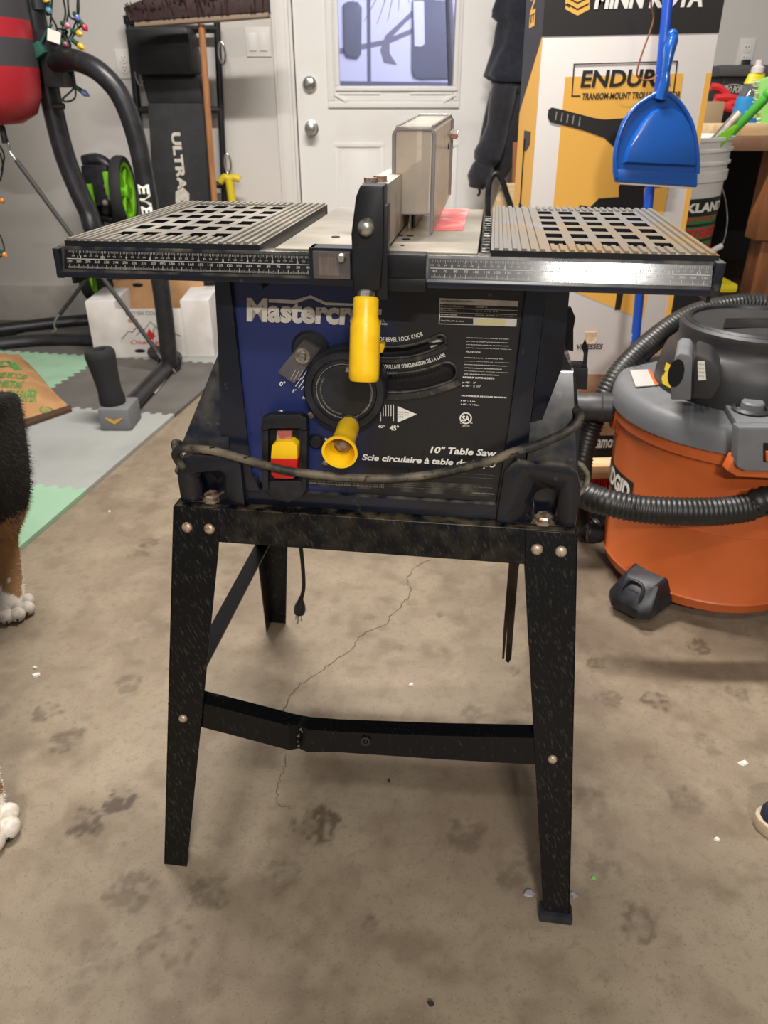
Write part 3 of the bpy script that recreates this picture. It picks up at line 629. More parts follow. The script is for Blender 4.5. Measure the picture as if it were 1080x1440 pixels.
b.text(PP, 'RESET', px=(457, 616, 475, 620), bold=.02); b.text(PP, 'RÉARM.', px=(457, 622, 475, 626), bold=.02)
L_(b, 'warning_lettering', M['white'], pan)
b = MB(); uc = PP.uv(655, 588)
b.lathe([(.0058, 0), (.0072, 0), (.0072, .0005), (.0058, .0005), (.0058, 0)], PP.mat() @ Matrix.Translation((uc[0], uc[1], 0)), 28); b.text(PP, 'SA', px=(650, 584, 660.5, 592.5), bold=.04); b.text(PP, 'C', px=(647, 593, 649, 595.5)); b.text(PP, 'R', px=(661.5, 588, 664, 591)); b.text(PP, 'US', px=(661, 593.5, 664.5, 595.5)); b.text(PP, 'LR91101', px=(650, 597, 660, 600)); L_(b, 'approval_mark', M['white'], pan)
b = MB(); b.px(PP, [(559, 571), (559, 594), (586, 582.5)]); tri = L_(b, 'angle_arrow', M['white'], pan)
b = MB()
for i, s in enumerate(('BLADE ANGLE', 'INCLIN. DE LA', 'LAME')): b.text(PP, s, px=(560, 578.5+i*3.2, (575, 575, 567)[i], 580.8+i*3.2), h=.0007)
L_(b, 'arrow_lettering', M['cardblack'], tri)
b = MB()
for i in range(6):
    x = 535+i*3.6; b.px(PP, [(x, 569), (x+.9, 569), (x+.9, 585+(7 if i in (0, 5) else 0)), (x, 585+(7 if i in (0, 5) else 0))])
for i in range(4):
    x = 424+i*4; y = 530+i*2.4; b.px(PP, [(x, y), (x+.8, y+.6), (x-8, y+13.6), (x-8.8, y+13)])
L_(b, 'angle_ticks', M['white'], pan)
# spec plate
b = MB(); b.px(PP, [(618, 419), (729, 423), (726, 459), (617, 455.5)], 0, .0006); sp_ = L_(b, 'spec_plate', M['silverprint'], pan)
b = MB()
for y0, y1 in ((427.5, 432.5), (433.5, 438.5), (439.5, 444.5)): b.px(PP, [(619, y0), (728, y0+3.6), (728, y1+3.6), (619, y1)], .0006, .0008)
b.px(PP, [(619, 445.6), (665.5, 447.2), (665.5, 456.2), (618, 454.6)], .0006, .0008); L_(b, 'plate_rows', M['cardblack'], sp_)
b = MB()
for s, x0, y0, x1, y1 in (('Model No./Modèle n°', 620, 428.4, 654, 432), ('55-6897-0', 669, 430, 685, 433), ('Motor/Moteur', 620, 434.4, 643, 438), ('120 V,  60 Hz,  13 A', 669, 436, 700, 439), ('Speed/Vitesse', 620, 440.3, 643, 444), ('5000 RPM (no load)', 668, 442, 722, 445.3), ('Serial No./N° de série', 620, 449, 652, 452.5)): b.text(PP, s, px=(x0, y0, x1, y1), h=.0012, bold=.01)
L_(b, 'plate_lettering', M['silverprint'], sp_)
b = MB(); b.text(PP, 'Specifications/Fiche technique :', px=(620, 421.3, 668, 425.5), h=.0012, bold=.02); L_(b, 'plate_heading', M['cardblack'], sp_)
b = MB(); b.px(PP, [(671, 448.5), (711, 449.5), (710, 458), (672, 457)], .0006, .0009); L_(b, 'serial_sticker', pm('aged_sticker', '#cfc694', .6), sp_)
# lower notice strip
M['notice'] = pm('notice_strip', '#1b1b1b', .4, c2='#4a463e', nscale=30)
b = MB(); b.px(PP, [(434, 672), (697, 681), (697, 699), (434, 683)], 0, .0006); nt = L_(b, 'notice_strip', M['notice'], pan)
b = MB()
for x0, x1 in ((436, 540), (545, 610), (612, 660)):
    for k in range(3):
        t0 = (x0-434)/263; y = 673.5+9*t0+k*3.2; b.text(PP, 'keep hands clear of the blade at all times during use', px=(x0, y, x1, y+2.1+6*(x1-x0)/263*.4), h=.0012)
b.text(PP, '1-800-689-9928', px=(665, 691.5, 695, 695), h=.0012, bold=.03); b.text(PP, 'TOLL FREE / SANS FRAIS', px=(666, 683.5, 692, 686), h=.0012); b.text(PP, 'MADE IN CHINA/FABRIQUÉ EN CHINE', px=(648, 665, 694, 668.5), bold=.02); b.text(PP, 'TORONTO, CANADA M4S 2B8', px=(626, 669, 692, 672.5), bold=.02)
L_(b, 'notice_lettering', M['greyprint'], pan)
# small panel screws
for q in ((395, 581), (437, 584), (457, 652)):
    p = sv(*q, yP); b = MB(); b.lathe([(0, .0025), (.0026, .0022), (.0042, .001), (.0045, -.001)], rotto((0, -1, 0), p), 16); b.box((-.003, -.0028, -.0005), (.003, -.0022, .0005), M=Matrix.Translation(p) @ Matrix.Rotation(.6, 4, 'Y')); L_(b, 'panel_screw', M['rust'], pan)
# reset button
p = sv(445, 620, yP); b = MB(); b.lathe([(0, .006), (.007, .006), (.009, .004), (.010, 0)], rotto((0, -1, 0), p), 20); L_(b, 'reset_button', M['black'], pan)
# tilt indicator window
b = MB(); c = sv(437, 492, yP); b.lathe([(0, .003), (.02, .003), (.023, 0)], rotto((0, -1, 0), c) , 28); L_(b, 'indicator_pocket', M['black'], pan)
A = [sv(*q, yP-.012) for q in ((426, 478), (450, 493), (413, 541), (389, 524))]
b = MB(); b.prism([p+Vector((0, .011, 0)) for p in A], A, .003); ind = L_(b, 'indicator_window', M['lens'], pan)
c = sv(425, 501, yP-.013); b = MB(); b.lathe([(0, .004), (.004, .0035), (.0055, .001), (.0055, 0), (.009, 0), (.009, -.0015)], rotto((0, -1, 0), c), 18); L_(b, 'indicator_screw', M['zinc'], ind)
b = MB()
for k in range(4):
    p0 = sv(409+k*5, 533+k*0.5, yP-.004); p1 = sv(416+k*5, 520+k*.5, yP-.004); b.tube([p0, p1], .0004, 5)
L_(b, 'indicator_lines', M['white'], ind)
# handwheel
WC = Vector((-.0265, .0, .7285)); b = MB(); K = Matrix.Translation((WC.x, .03, WC.z)) @ Matrix.Rotation(PI/2, 4, 'X')
b.lathe([(0, .0), (.030, .0), (.0305, -.0015), (.036, -.0015), (.0375, .0015), (.0445, .001), (.047, -.002), (.0475, -.009), (.0475, -.026), (.045, -.031), (0, -.036)], K, 64)
wh = L_(b, 'handwheel', M['black'])
PW = Plane((WC.x, .0298, WC.z), (1, 0, 0), (0, 0, 1), True)
b = MB(); b.arctext(PW, 'RAISE BLADE/SOULEVER LA LAME', (0, 0), .0325, -.85, .105, .0035, .02)
b.arctext(PW, 'Push in and turn for blade angle adjustment', (0, 0), .0275, PI*.82, .105, .0031, .0); b.arctext(PW, 'Pousser et tourner pour régler l\'angle de la lame', (0, 0), .032, PI*.84, .09, .0031, .0)
b.lathe([(.0315, 0), (.0319, 0), (.0319, .0004), (.0315, .0004), (.0315, 0)], PW.mat(), 48)
b.pl(PW, [(.002, .023), (.009, .023), (.004, .029)]); L_(b, 'wheel_lettering', M['greyprint'], wh)
k0 = sv(491, 598, .029); k1 = sv(477.5, 636.5, -.034); d = (k1-k0)
b = MB(); Lk = d.length; b.lathe([(0, 0), (.0105, 0), (.0125, .006), (.0125, Lk*.5), (.0135, Lk*.68), (.0165, Lk*.85), (.0195, Lk*.97), (.0195, Lk), (.0165, Lk), (.0125, Lk-.012), (.0115, Lk-.02), (0, Lk-.02)], rotto(d, k0), 40); cg = L_(b, 'crank_grip', M['yellow'], wh)
b = MB(); b.lathe([(0, Lk-.012), (.005, Lk-.0125), (.0065, Lk-.015), (.0105, Lk-.0185), (0, Lk-.019)], rotto(d, k0), 20); L_(b, 'grip_screw', M['rust'], cg)
b = MB(); b.lathe([(0, -.004), (.0115, -.004), (.0115, .0012), (0, .0012)], rotto(d, k0), 24); L_(b, 'grip_collar', M['zinc'], cg)
# bevel lock lever (yellow) peeking from behind the fence handle
p = sv(533, 490, .045); b = MB(); b.prism([p+Vector(v) for v in ((-.02, 0, -.006), (.004, 0, -.005), (.0065, 0, .003), (.004, 0, .0055), (-.02, 0, .002))], [p+Vector(v) for v in ((-.02, .012, -.006), (.004, .012, -.005), (.0065, .012, .003), (.004, .012, .0055), (-.02, .012, .002))], .0015); L_(b, 'bevel_lock_lever', M['yellow'])
# switch
b = MB(); sw0 = [sv(*q, .055) for q in ((368, 598), (374, 589), (424, 588), (432, 598), (431, 690), (424, 702), (405, 708), (386, 704), (372, 693))]
b.prism([p+Vector((0, .016, 0)) for p in sw0], sw0, .003); swt = L_(b, 'switch_housing', M['black'])
b = MB(); q = [sv(*v, .0546) for v in ((381, 600), (421, 600), (421, 684), (381, 684))]; b.prism([p+Vector((0, .006, 0)) for p in q], q); L_(b, 'switch_recess', M['void'], swt)
b = MB(); e = [sv(*v, .045) for v in ((366, 606), (368, 588), (380, 583), (420, 583), (431, 588), (432, 606), (424, 606), (422, 600), (379, 600), (376, 606))]; b.prism([p+Vector((0, .012, 0)) for p in e], e, .002)
e = [sv(*v, .046) for v in ((368, 606), (377, 606), (377, 690), (369, 690))]; b.prism([p+Vector((0, .012, 0)) for p in e], e, .001); e = [sv(*v, .046) for v in ((424, 606), (432, 606), (431, 690), (424, 690))]; b.prism([p+Vector((0, .012, 0)) for p in e], e, .001); L_(b, 'switch_surround', M['black'], swt)
def slab(pts, y, th, name, m, bev=.0015):
    b = MB(); A = [sv(*q, y) for q in pts]; b.prism([p+Vector((0, th, 0)) for p in A], A, bev); return L_(b, name, m, swt)
slab([(389, 606), (410, 606), (410, 622), (388, 622)], .049, .01, 'switch_rocker', M['dustred'])
slab([(388, 621), (411, 621), (418, 627), (418.5, 646), (380.5, 645), (382, 627)], .041, .016, 'switch_paddle_top', M['yellow'])
slab([(380.5, 644.6), (418.5, 645.6), (417, 668), (412, 674), (386, 673), (381, 667)], .0405, .0165, 'switch_paddle', M['red'])
slab([(372, 686), (379, 676), (422, 676), (430, 688), (424, 700), (404, 706), (384, 702)], .050, .006, 'switch_lip', M['black'], .002)
b = MB(); PKS = Plane((0, .20, 0), (1, 0, 0), (0, 0, 1), True)
b.px(PKS, [(790, 512), (826, 514), (825, 545), (790, 543)], -.02, .01, .002); hk = L_(b, 'push_stick_holder', M['black'])
b = MB(); b.px(PKS, [(820, 512), (825, 512), (827, 490), (823, 477), (818, 489), (821, 498)], -.003, .003); b.px(PKS, [(790, 430), (803, 432), (809, 446), (806, 462), (806, 493), (790, 490)], -.003, .003); L_(b, 'push_stick', M['black'], hk)
# table ------------------------------------------------------------
zt = .885; D1 = .335
b = MB(); b.mi = 1; b.box((-.088, .004, .862), (.1135, D1, .8835), bev=.001); b.mi = 0; b.box((-.087, .002, .8825), (.113, D1-.001, zt), bev=.001)
tab = L_(b, 'table_top', [M['table'], M['navydark']])
b = MB(); b.box((.058, .137, zt-.0005), (.0935, .33, zt+.0008)); ins = L_(b, 'throat_insert', M['redinsert'], tab)
for q in ((556, 329, .007), (562, 331, .006), (577, 331.5, .006), (571, 336.5, .007), (566, 345, .0035), (472, 333, .0075)):
    p = sv(q[0], q[1], 0); o = SAWI @ CAM; d = (p-o); d = d*((zt+.0003-o.z)/d.z); p = o+d; b = MB(); b.lathe([(0, .0004), (q[2]*.6, .0004), (q[2]*.62, 0)], Matrix.Translation(p), 18); L_(b, 'bolt_hole', M['void'], tab)
b = MB(); b.box((.116, .0, .868), (.1245, D1, .876)); b.mi = 1
for k in range(16): b.box((.1165, .01+k*.0205, .876), (.124, .018+k*.0205, .8775))
L_(b, 'table_groove', [M['navydark'], pm('scuffed_groove', '#1d1c1b', .5, c2='#a39d93', nscale=120, lo=.5, hi=.62)], tab)
b = MB(); b.box((-.1015, .002, .868), (-.0885, D1, .8755)); L_(b, 'table_groove', M['alu'], tab)
# dust around the insert: dark oval cut-outs already above; blade and splitter inside the guard
b = MB(); b.mi = 0; b.xz([(.036, .84), (.0385, .84), (.0385, .93), (.036, .93)], .15, .33); L_(b, 'splitter', M['blacksteel'])
b = MB(); b.lathe([(0, -.0011), (.1, -.0011), (.1005, 0), (.1, .0011), (0, .0011)], Matrix.Translation((.0335, .205, .825)) @ Matrix.Rotation(PI/2, 4, 'Y'), 72); L_(b, 'saw_blade', M['zinc'])
# wings with grid holes
def wing(x0, x1, hx0, hx1, y0, y1, mtop, nl, nr):
    b = MB(); nc, nr_ = 5, 6; z0, z1 = .865, .888
    hy0, hy1 = y0+.028, y1-.028; pitch = (hx1-hx0)/nc; ph = (hy1-hy0)/nr_
    xs = [x0]; 
    for i in range(nc): xs += [hx0+pitch*(i+.17), hx0+pitch*(i+.83)]
    xs.append(x1); ys = [y0]
    for j in range(nr_): ys += [hy0+ph*(j+.24), hy0+ph*(j+.80)]
    ys.append(y1); V0 = {}; V1 = {}
    for i, x in enumerate(xs):
        for j, y in enumerate(ys): V0[i, j] = b.bm.verts.new((x, y, z0)); V1[i, j] = b.bm.verts.new((x, y, z1))
    nx, ny = len(xs), len(ys)
    solid = lambda i, j: 0 <= i < nx-1 and 0 <= j < ny-1 and not (i % 2 == 1 and j % 2 == 1)
    for i in range(nx-1):
        for j in range(ny-1):
            if solid(i, j):
                b.mi = 1; b.face([V1[i, j], V1[i+1, j], V1[i+1, j+1], V1[i, j+1]]); b.mi = 0; b.face([V0[i, j+1], V0[i+1, j+1], V0[i+1, j], V0[i, j]])
                for (di, dj, e) in ((0, -1, ((i, j), (i+1, j))), (0, 1, ((i+1, j+1), (i, j+1))), (-1, 0, ((i, j+1), (i, j))), (1, 0, ((i+1, j), (i+1, j+1)))):
                    if not solid(i+di, j+dj): b.mi = 0; b.face([V0[e[0]], V0[e[1]], V1[e[1]], V1[e[0]]])
    b.mi = 1
    def rid(xa, xb, ya, yb):
        n = max(1, round((xb-xa)/.0082)); p = (xb-xa)/n
        for k in range(n):
            c = xa+(k+.5)*p; h = .0021; wv = p*.32
            b.prism([(c-wv, ya, z1-.0002), (c+wv, ya, z1-.0002), (c+wv*.75, ya, z1+h), (c-wv*.75, ya, z1+h)], [(c-wv, yb, z1-.0002), (c+wv, yb, z1-.0002), (c+wv*.75, yb, z1+h), (c-wv*.75, yb, z1+h)])
    rid(x0+.001, xs[1]-.004, y0, y1); rid(xs[-2]+.004, x1-.001, y0, y1); rid(xs[1]-.002, xs[-2]+.002, y0, ys[1]-.006); rid(xs[1]-.002, xs[-2]+.002, ys[-2]+.006, y1)
    b.mi = 0; b.box((x0, y0, .858), (x1, y0+.004, z0)); b.box((x0, y1-.004, .845), (x1, y1, z0)); b.box((x0, y0, .845), (x0+.004, y1, z0)); b.box((x1-.004, y0, .845), (x1, y1, z0))
    b.mi = 0; b.box((x0+.01, y0+.03, .846), (x1-.01, y1-.01, .848))
    return L_(b, 'table_wing', [M['navydark'], mtop], smooth=False)
wing(-.3075, -.102, -.278, -.146, .0, D1, M['wing'], 3, 6)
wing(.1255, .3345, .178, .308, .0, D1, M['wingr'], 6, 3)
# front rail, tilted scale face
b = MB(); rx0, rx1 = -.316, .338
prof = [(.012, .8835), (-.001, .8825), (-.0097, .8585), (-.0097, .853), (.02, .853), (.02, .862), (.012, .866)]
b.prism([(rx0-.002*(i in (2, 3)), y, z) for i, (y, z) in enumerate(prof)], [(rx1, y, z) for y, z in prof], .0008)
rail = L_(b, 'fence_rail', M['navy'])
fn = Vector((0, -.0240, .0087)).normalized()
PS = Plane((0, -.00535, .8705), (1, 0, 0), Vector((0, .0087, .0240)), True)
M['scale'] = pm('glossy_scale_strip', '#0b0b0c', .3, c2='#18181a', nscale=90, lo=.55, hi=.75, coat=.22, spec=.3); M['scale'].node_tree.nodes['Principled BSDF'].inputs['Coat Roughness'].default_value = .10
for (u0, u1, sgn, off) in ((-.308, -.046, -1, -.012), (.0655, .331, 1, .013)):
    b = MB(); b.pl(PS, [(u0, -.0095), (u1, -.0095), (u1, .0095), (u0, .0095)], 0, .0008); sc = L_(b, 'scale_strip', M['scale'], rail)
    b = MB(); b.pl(PS, [(u0+.003, .0002), (u1-.003, .0002), (u1-.003, .0008), (u0+.003, .0008)], .0008, .001)
    for mm in range(36, 318):
        u = off+sgn*mm/1000
        if not (u0+.004 < u < u1-.004): continue
        h = .0042 if mm % 10 == 0 else (.0030 if mm % 5 == 0 else .0020); wd = .00010 if mm % 10 else .0002
        b.pl(PS, [(u-wd, -.0088), (u+wd, -.0088), (u+wd, -.0088+h), (u-wd, -.0088+h)], .0008, .001)
        if mm % 10 == 0: b.text(PS, str(mm), rect=(u-(.0027 if mm > 99 else .0018), -.0034, u+(.0027 if mm > 99 else .0018), -.0009), bold=.0, h=.0012)
    for k in range(16*13):
        u = off+sgn*k*.0254/16
        if not (u0+.004 < u < u1-.004): continue
        h = .0052 if k % 16 == 0 else (.0036 if k % 4 == 0 else .0022); b.pl(PS, [(u-.00012, .0086-h), (u+.00012, .0086-h), (u+.00012, .0086), (u-.00012, .0086)], .0008, .001)
        if k % 16 == 0: b.text(PS, str(k//16), rect=(u-.001*len(str(k//16)), .0011, u+.001*len(str(k//16)), .0036), bold=.015, h=.0012)
        elif k % 4 == 0: b.text(PS, {4: '1/4', 8: '1/2', 12: '3/4'}[k % 16], rect=(u-.0014, .0024, u+.0014, .0042), bold=.0, h=.0012)
    L_(b, 'scale_markings', M['scaleprint'], sc)
b = MB(); b.box((.330, -.010, .853), (.339, .02, .8835), bev=.001); L_(b, 'rail_end_cap', M['navy'], rail)
b = MB(); b.box((-.3175, -.0095, .852), (-.3105, .015, .8815), bev=.001); L_(b, 'rail_end_cap', M['navy'], rail)
# fence ------------------------------------------------------------
b = MB(); b.xz([(.003, .888), (.0265, .888), (.0265, .945), (.003, .945)], -.012, .345, .0012); fen = L_(b, 'rip_fence', M['alu'])
b = MB(); hd = [(-.0025, .852), (.0235, .855), (.0268, .90), (.0270, .9465), (.0060, .9465), (.0015, .937), (-.0035, .905), (-.0025, .875)]
b.xz(hd, -.034, -.008, .0015); b.xz([(.020, .845), (.030, .845), (.030, .93), (.024, .93)], -.03, -.012, .001); L_(b, 'fence_head', M['navydark'], fen)
b = MB(); b.lathe([(0, .009), (.004, .0085), (.007, .006), (.0082, .002), (.0082, 0)], rotto((0, -1, 0), (.0110, -.034, .911)), 24); L_(b, 'fence_bolt', M['zinc'], fen)
for x, y in ((.0105, -.002), (.0165, .018)):
    b = MB(); b.lathe([(0, .0045), (.0065, .0045), (.0065, .0), (.008, 0), (.008, -.001)], Matrix.Translation((x, y, .9455)), 6); L_(b, 'fence_bolt', M['rust'], fen)
b = MB(); b.box((-.046, -.0255, .856), (-.002, -.002, .862)); b.box((-.046, -.024, .886), (-.002, -.002, .8905)); b.box((-.046, -.026, .858), (-.0425, -.002, .8905)); b.box((-.0045, -.026, .858), (-.002, -.002, .8905)); b.box((-.044, -.012, .862), (-.004, -.009, .886)); L_(b, 'cursor_bracket', M['navydark'], fen)
b = MB(); b.box((-.0425, -.0265, .8625), (-.0065, -.0245, .888), bev=.0006); cw = L_(b, 'cursor_window', M['lens'], fen)
b = MB(); b.lathe([(0, .004), (.003, .0035), (.0045, .001), (.0045, -.004)], rotto((0, -1, 0), (-.0145, -.0265, .882)), 16); L_(b, 'cursor_screw', M['zinc'], cw)
b = MB(); b.box((-.04, -.0125, .863), (-.02, -.0122, .885)); L_(b, 'cursor_card', pm('pinkish_card', '#8a7470', .6, c2='#b9aaa4', nscale=30, stretch=(6, 1, 1)), cw)
b = MB(); b.box((.029, -.022, .862), (.0655, -.002, .886), bev=.0015); b.box((.0285, -.024, .852), (.066, .0, .864), bev=.001); L_(b, 'fence_shoe', M['navydark'], fen)
# yellow lever
h0 = sv(515, 408, -.03); h1 = sv(511.5, 536, -.052); d = h1-h0; Lh = d.length; K = rotto(d, h0)
b = MB(); b.lathe([(0, 0), (.0075, 0), (.0085, .001), (.0085, .008), (0, .008)], K, 6); L_(b, 'handle_nut', M['zinc'], fen)
b = MB(); b.lathe([(0, .006), (.0105, .006), (.0125, .008), (.0125, .024), (.0142, .030), (.0150, .034), (.0150, Lh*.62), (.0152, Lh*.9), (.0150, Lh-.003), (.0135, Lh), (0, Lh)], K, 14); L_(b, 'fence_handle', M['yellow'], fen)
# guard -------------------------------------------------------------
fx0, fx1 = .0165, .0605
def gsec(y, x0, x1, z0, z1): return [(x0, y, z0), (x1, y, z0), (x1, y, z1-.004), (x1-.004, y, z1), (x0+.004, y, z1), (x0, y, z1-.004)]
A = gsec(.118, fx0, fx1, .884, .989); Bk = gsec(.30, fx0+.006, fx1+.008, .905, .997)
b = MB(); t_ = .0016
def skin(i0, i1, z0f=None):
    p = [Vector(A[i0]), Vector(A[i1]), Vector(Bk[i1]), Vector(Bk[i0])]; c = (Vector(A[0])+Vector(A[1])+Vector(A[3])+Vector(A[4])+Vector(Bk[0])+Vector(Bk[1])+Vector(Bk[3])+Vector(Bk[4]))/8
    n = (p[1]-p[0]).cross(p[2]-p[0]).normalized(); n = n if n.dot(c-p[0]) > 0 else -n
    b.prism(p, [q+n*t_ for q in p])
for i0, i1 in ((1, 2), (2, 3), (3, 4), (4, 5), (5, 0)): skin(i0, i1)
F = [(fx0, .904), (fx1, .904), (fx1, .985), (fx1-.004, .989), (fx0+.004, .989), (fx0, .985)]; b.xz(F, .116, .118)
guard = L_(b, 'blade_guard', M['smoke'], smooth=False)
b = MB(); fr = [Vector((fx0+.001, .1155, .886))]+[Vector((fx0+.001, .1155, .982)), Vector((fx0+.004, .1155, .9875)), Vector((fx1-.004, .1155, .9875)), Vector((fx1-.001, .1155, .982)), Vector((fx1-.001, .1155, .886))]; b.tube(fr, .0022, 8)
b.tube([Vector((fx0+.004, .117, .989)), Vector((fx0+.01, .30, .997))], .0015, 6); b.tube([Vector((fx1-.003, .117, .989)), Vector((fx1+.005, .30, .997))], .0018, 6); b.tube([Vector((fx0+.01, .30, .997)), Vector((fx1+.005, .30, .997)), Vector((fx1+.0075, .30, .992)), Vector((fx1+.0075, .30, .906))], .002, 6); b.tube([Vector((fx0+.001, .1155, .905)), Vector((fx1-.001, .1155, .905))], .0012, 6); L_(b, 'guard_rim', M['smokedge'], guard)
for y, z in ((.285, .977),):
    b = MB(); b.cyl((.064, y, z), (.0765, y, z), .004, 12); b.lathe([(0, .006), (.006, .006), (.006, 0), (.0075, 0), (.0075, -.001)], rotto((1, 0, 0), (.0695, y, z)), 6); L_(b, 'guard_bolt', M['zinc'], guard)
b = MB(); b.lathe([(0, .001), (.0035, .001), (.0035, 0)], rotto((1, 0, 0), (.0668, .25, .965)), 12); L_(b, 'guard_hole', M['void'], guard)
b = MB(); b.box((.0372, .14, .895), (.0395, .31, .925)); b.xz([(.034, .93), (.042, .93), (.042, .985), (.034, .985)], .26, .30); L_(b, 'guard_arm', M['blacksteel'], guard)
# power cord, wrapped around the cabinet -----------------------------
cp = [(-.262, .12, .607), (-.263, .09, .625)]+[tuple(sv(*q, y)) for q, y in (((257, 655), .06), ((247, 641), .052), ((252, 632), .047), ((268, 631), .046), ((300, 634), .044), ((345, 646), .038), ((400, 661), .030), ((450, 668), .034), ((500, 672), .044), ((547, 673), .055), ((594, 669), .058), ((626, 664), .058), ((657, 656), .058), ((695, 646.6), .056), ((720, 636), .054), ((752, 627), .053), ((783, 614), .053), ((802, 604), .054), ((815, 588), .062), ((810, 576), .08), ((798, 568), .12))]+[(.235, .19, .665)]
b = MB(); b.tube(spline(cp, 8), .0052, 12); crd = L_(b, 'power_cord', M['cord'])
b = MB(); b.tube(spline([tuple(sv(*q, y)) for q, y in (((804, 651), .10), ((816, 653), .09), ((826, 668), .09), ((822, 684), .09), ((808, 692), .10))]+[(.235, .2, .58)], 8), .0034, 10); L_(b, 'cord_loop', M['cordlight'], crd)
b = MB(); b.tube(spline([(-.248, .14, .605), tuple(sv(252, 660, .10)), tuple(sv(259, 657, .09)), (-.245, .12, .6)], 6), .005, 10); L_(b, 'cord_loop', M['cord'], crd)
b = MB(); pl_ = [sv(421, 745, .30), sv(423, 768, .30), sv(426, 800, .30), sv(427, 825, .30), sv(424, 841, .30)]; b.tube(spline(pl_, 8), .0035, 10); L_(b, 'hanging_cord', M['black'], crd)
p = sv(423, 843, .30); b = MB(); K = Matrix.Translation(p) @ Matrix.Rotation(.15, 4, 'Y')
b.lathe([(0, .006), (.004, .005), (.005, -.002), (.009, -.012), (.011, -.022), (.010, -.030), (0, -.031)], K, 16)
plg = L_(b, 'plug', M['black'], crd)
b = MB()
for dx in (-.005, .005): b.box((dx-.0008, -.002, -.046), (dx+.0008, .002, -.03), M=K)
b.cyl(K @ Vector((0, -.006, -.03)), K @ Vector((0, -.006, -.05)), .0018, 8); L_(b, 'plug_prong', M['zinc'], plg)
# blade wrenches hanging under the stand
WP = Plane((0, .33, 0), (1, 0, 0), (0, 0, 1), True)
M['wrench'] = pm('brown_black_steel', '#3b332c', .5, metal=.4, c2='#5a4c40', nscale=20)
def wrench(pts, h, lab):
    b = MB(); b.px(WP, pts, h, h+.003); o = b.build('blade_wrench', M['wrench'])
    o.matrix_world = SAWM; o.location = SAWLOC; o.rotation_euler = (0, 0, SAWROT); tag(o, lab, 'wrench', 'flat wrenches under the saw')
wrench([(720, 770), (734, 770), (729, 800), (722, 885), (719, 925), (715, 931), (711, 928), (713, 885), (718, 800)], .0, 'brown flat steel wrench hanging front-most under the saw stand by the right rear leg')
wrench([(717, 770), (724, 770), (719, 830), (713, 880), (709, 922), (706, 923), (708, 880), (712, 830)], .006, 'thin dark wrench edge hanging left of the brown one under the saw stand')

# ------------------------------------------------------------------ shop vacuum
VX, VY = .771, 1.517
vac = thing('shop_vacuum', (VX, VY, 0), 'orange and grey drum shop vacuum on black casters beside the saw', 'vacuum cleaner')
T0 = Matrix.Translation((VX, VY, 0))
b = MB(); b.lathe([(0, .035), (.215, .035), (.224, .04), (.232, .062), (.234, .066), (.231, .07), (.236, .2), (.2385, .235), (.241, .237), (.2405, .24), (.245, .33), (.2465, .395), (.256, .398), (.257, .425), (.248, .428), (.0, .43)], T0, 96); L0 = b.build('drum', M['orange'], vac)
b = MB(); b.lathe([(.258, .421), (.263, .424), (.264, .448), (.259, .464), (.252, .473), (.243, .477), (.18, .480), (0, .481)], T0, 96); lid = b.build('lid', M['vacgrey'], vac)
b = MB(); b.lathe([(.182, .476), (.181, .50), (.176, .535), (.168, .558), (.156, .570), (.150, .578), (.148, .592), (.151, .604), (.150, .612), (.143, .617), (.135, .615), (.125, .613), (.06, .617), (0, .618)], T0, 80); head = b.build('motor_head', M['vacdark'], vac)
b = MB(); b.lathe([(.126, .612), (.128, .619), (.135, .621), (.141, .617)], T0, 64); b.build('top_ring', M['black'], head)
b = MB()
for k in range(9):
    y = VY-.05+k*.0085; b.box((VX-.09+.004*k, y, .6152), (VX-.0+.004*k, y+.0045, .6182))
b.build('vent_slots', M['void'], head)
# exhaust port block on the front-left of the head
dirp = Vector((-.55, -.835, 0)).normalized(); side = Vector((dirp.y, -dirp.x, 0))  # left-hand tangent
pb = bk(955, 500, 1.34)
PB = Plane(bk(957, 560, 1.33), (.93, -.37, 0), (0, 0, 1))
b = MB()
pts = [PB.uv(*q) for q in ((944, 560), (943, 535), (950, 499), (957, 494), (969, 496), (974, 505), (972, 560))]
b.prism([PB.pt(u, v, -.10) for u, v in pts], [PB.pt(u, v, .012) for u, v in pts], .004); hb = b.build('exhaust_port', M['vacgrey'], head)
b = MB(); e = PB.uv(951, 522); K = PB.mat() @ Matrix.Translation((e[0], e[1], .0123)); K = K @ Matrix.Diagonal((.52, 1, 1, 1)); b.lathe([(0, 0), (.026, 0), (.027, .001)], K, 32); b.build('port_opening', M['void'], hb)
b = MB(); pts = [PB.uv(*q) for q in ((974, 560), (976, 505), (980, 497), (1000, 505), (1012, 522), (1014, 540), (1000, 561))]; b.prism([PB.pt(u, v, -.1) for u, v in pts], [PB.pt(u, v, .004) for u, v in pts], .005); sh = b.build('port_shroud', M['vacdark'], head)
b = MB(); b.px(PB, [(981, 507), (991, 507), (993, 533), (982, 534)], .0042, .0048, 0); st_ = b.build('white_sticker', M['white'], sh)
b = MB()
for k in range(4): b.text(PB, 'R4500 TYPE', px=(983, 510+k*5.5, 990, 513+k*5.5), h=.0052)
b.build('sticker_lettering', M['greyprint'], st_)
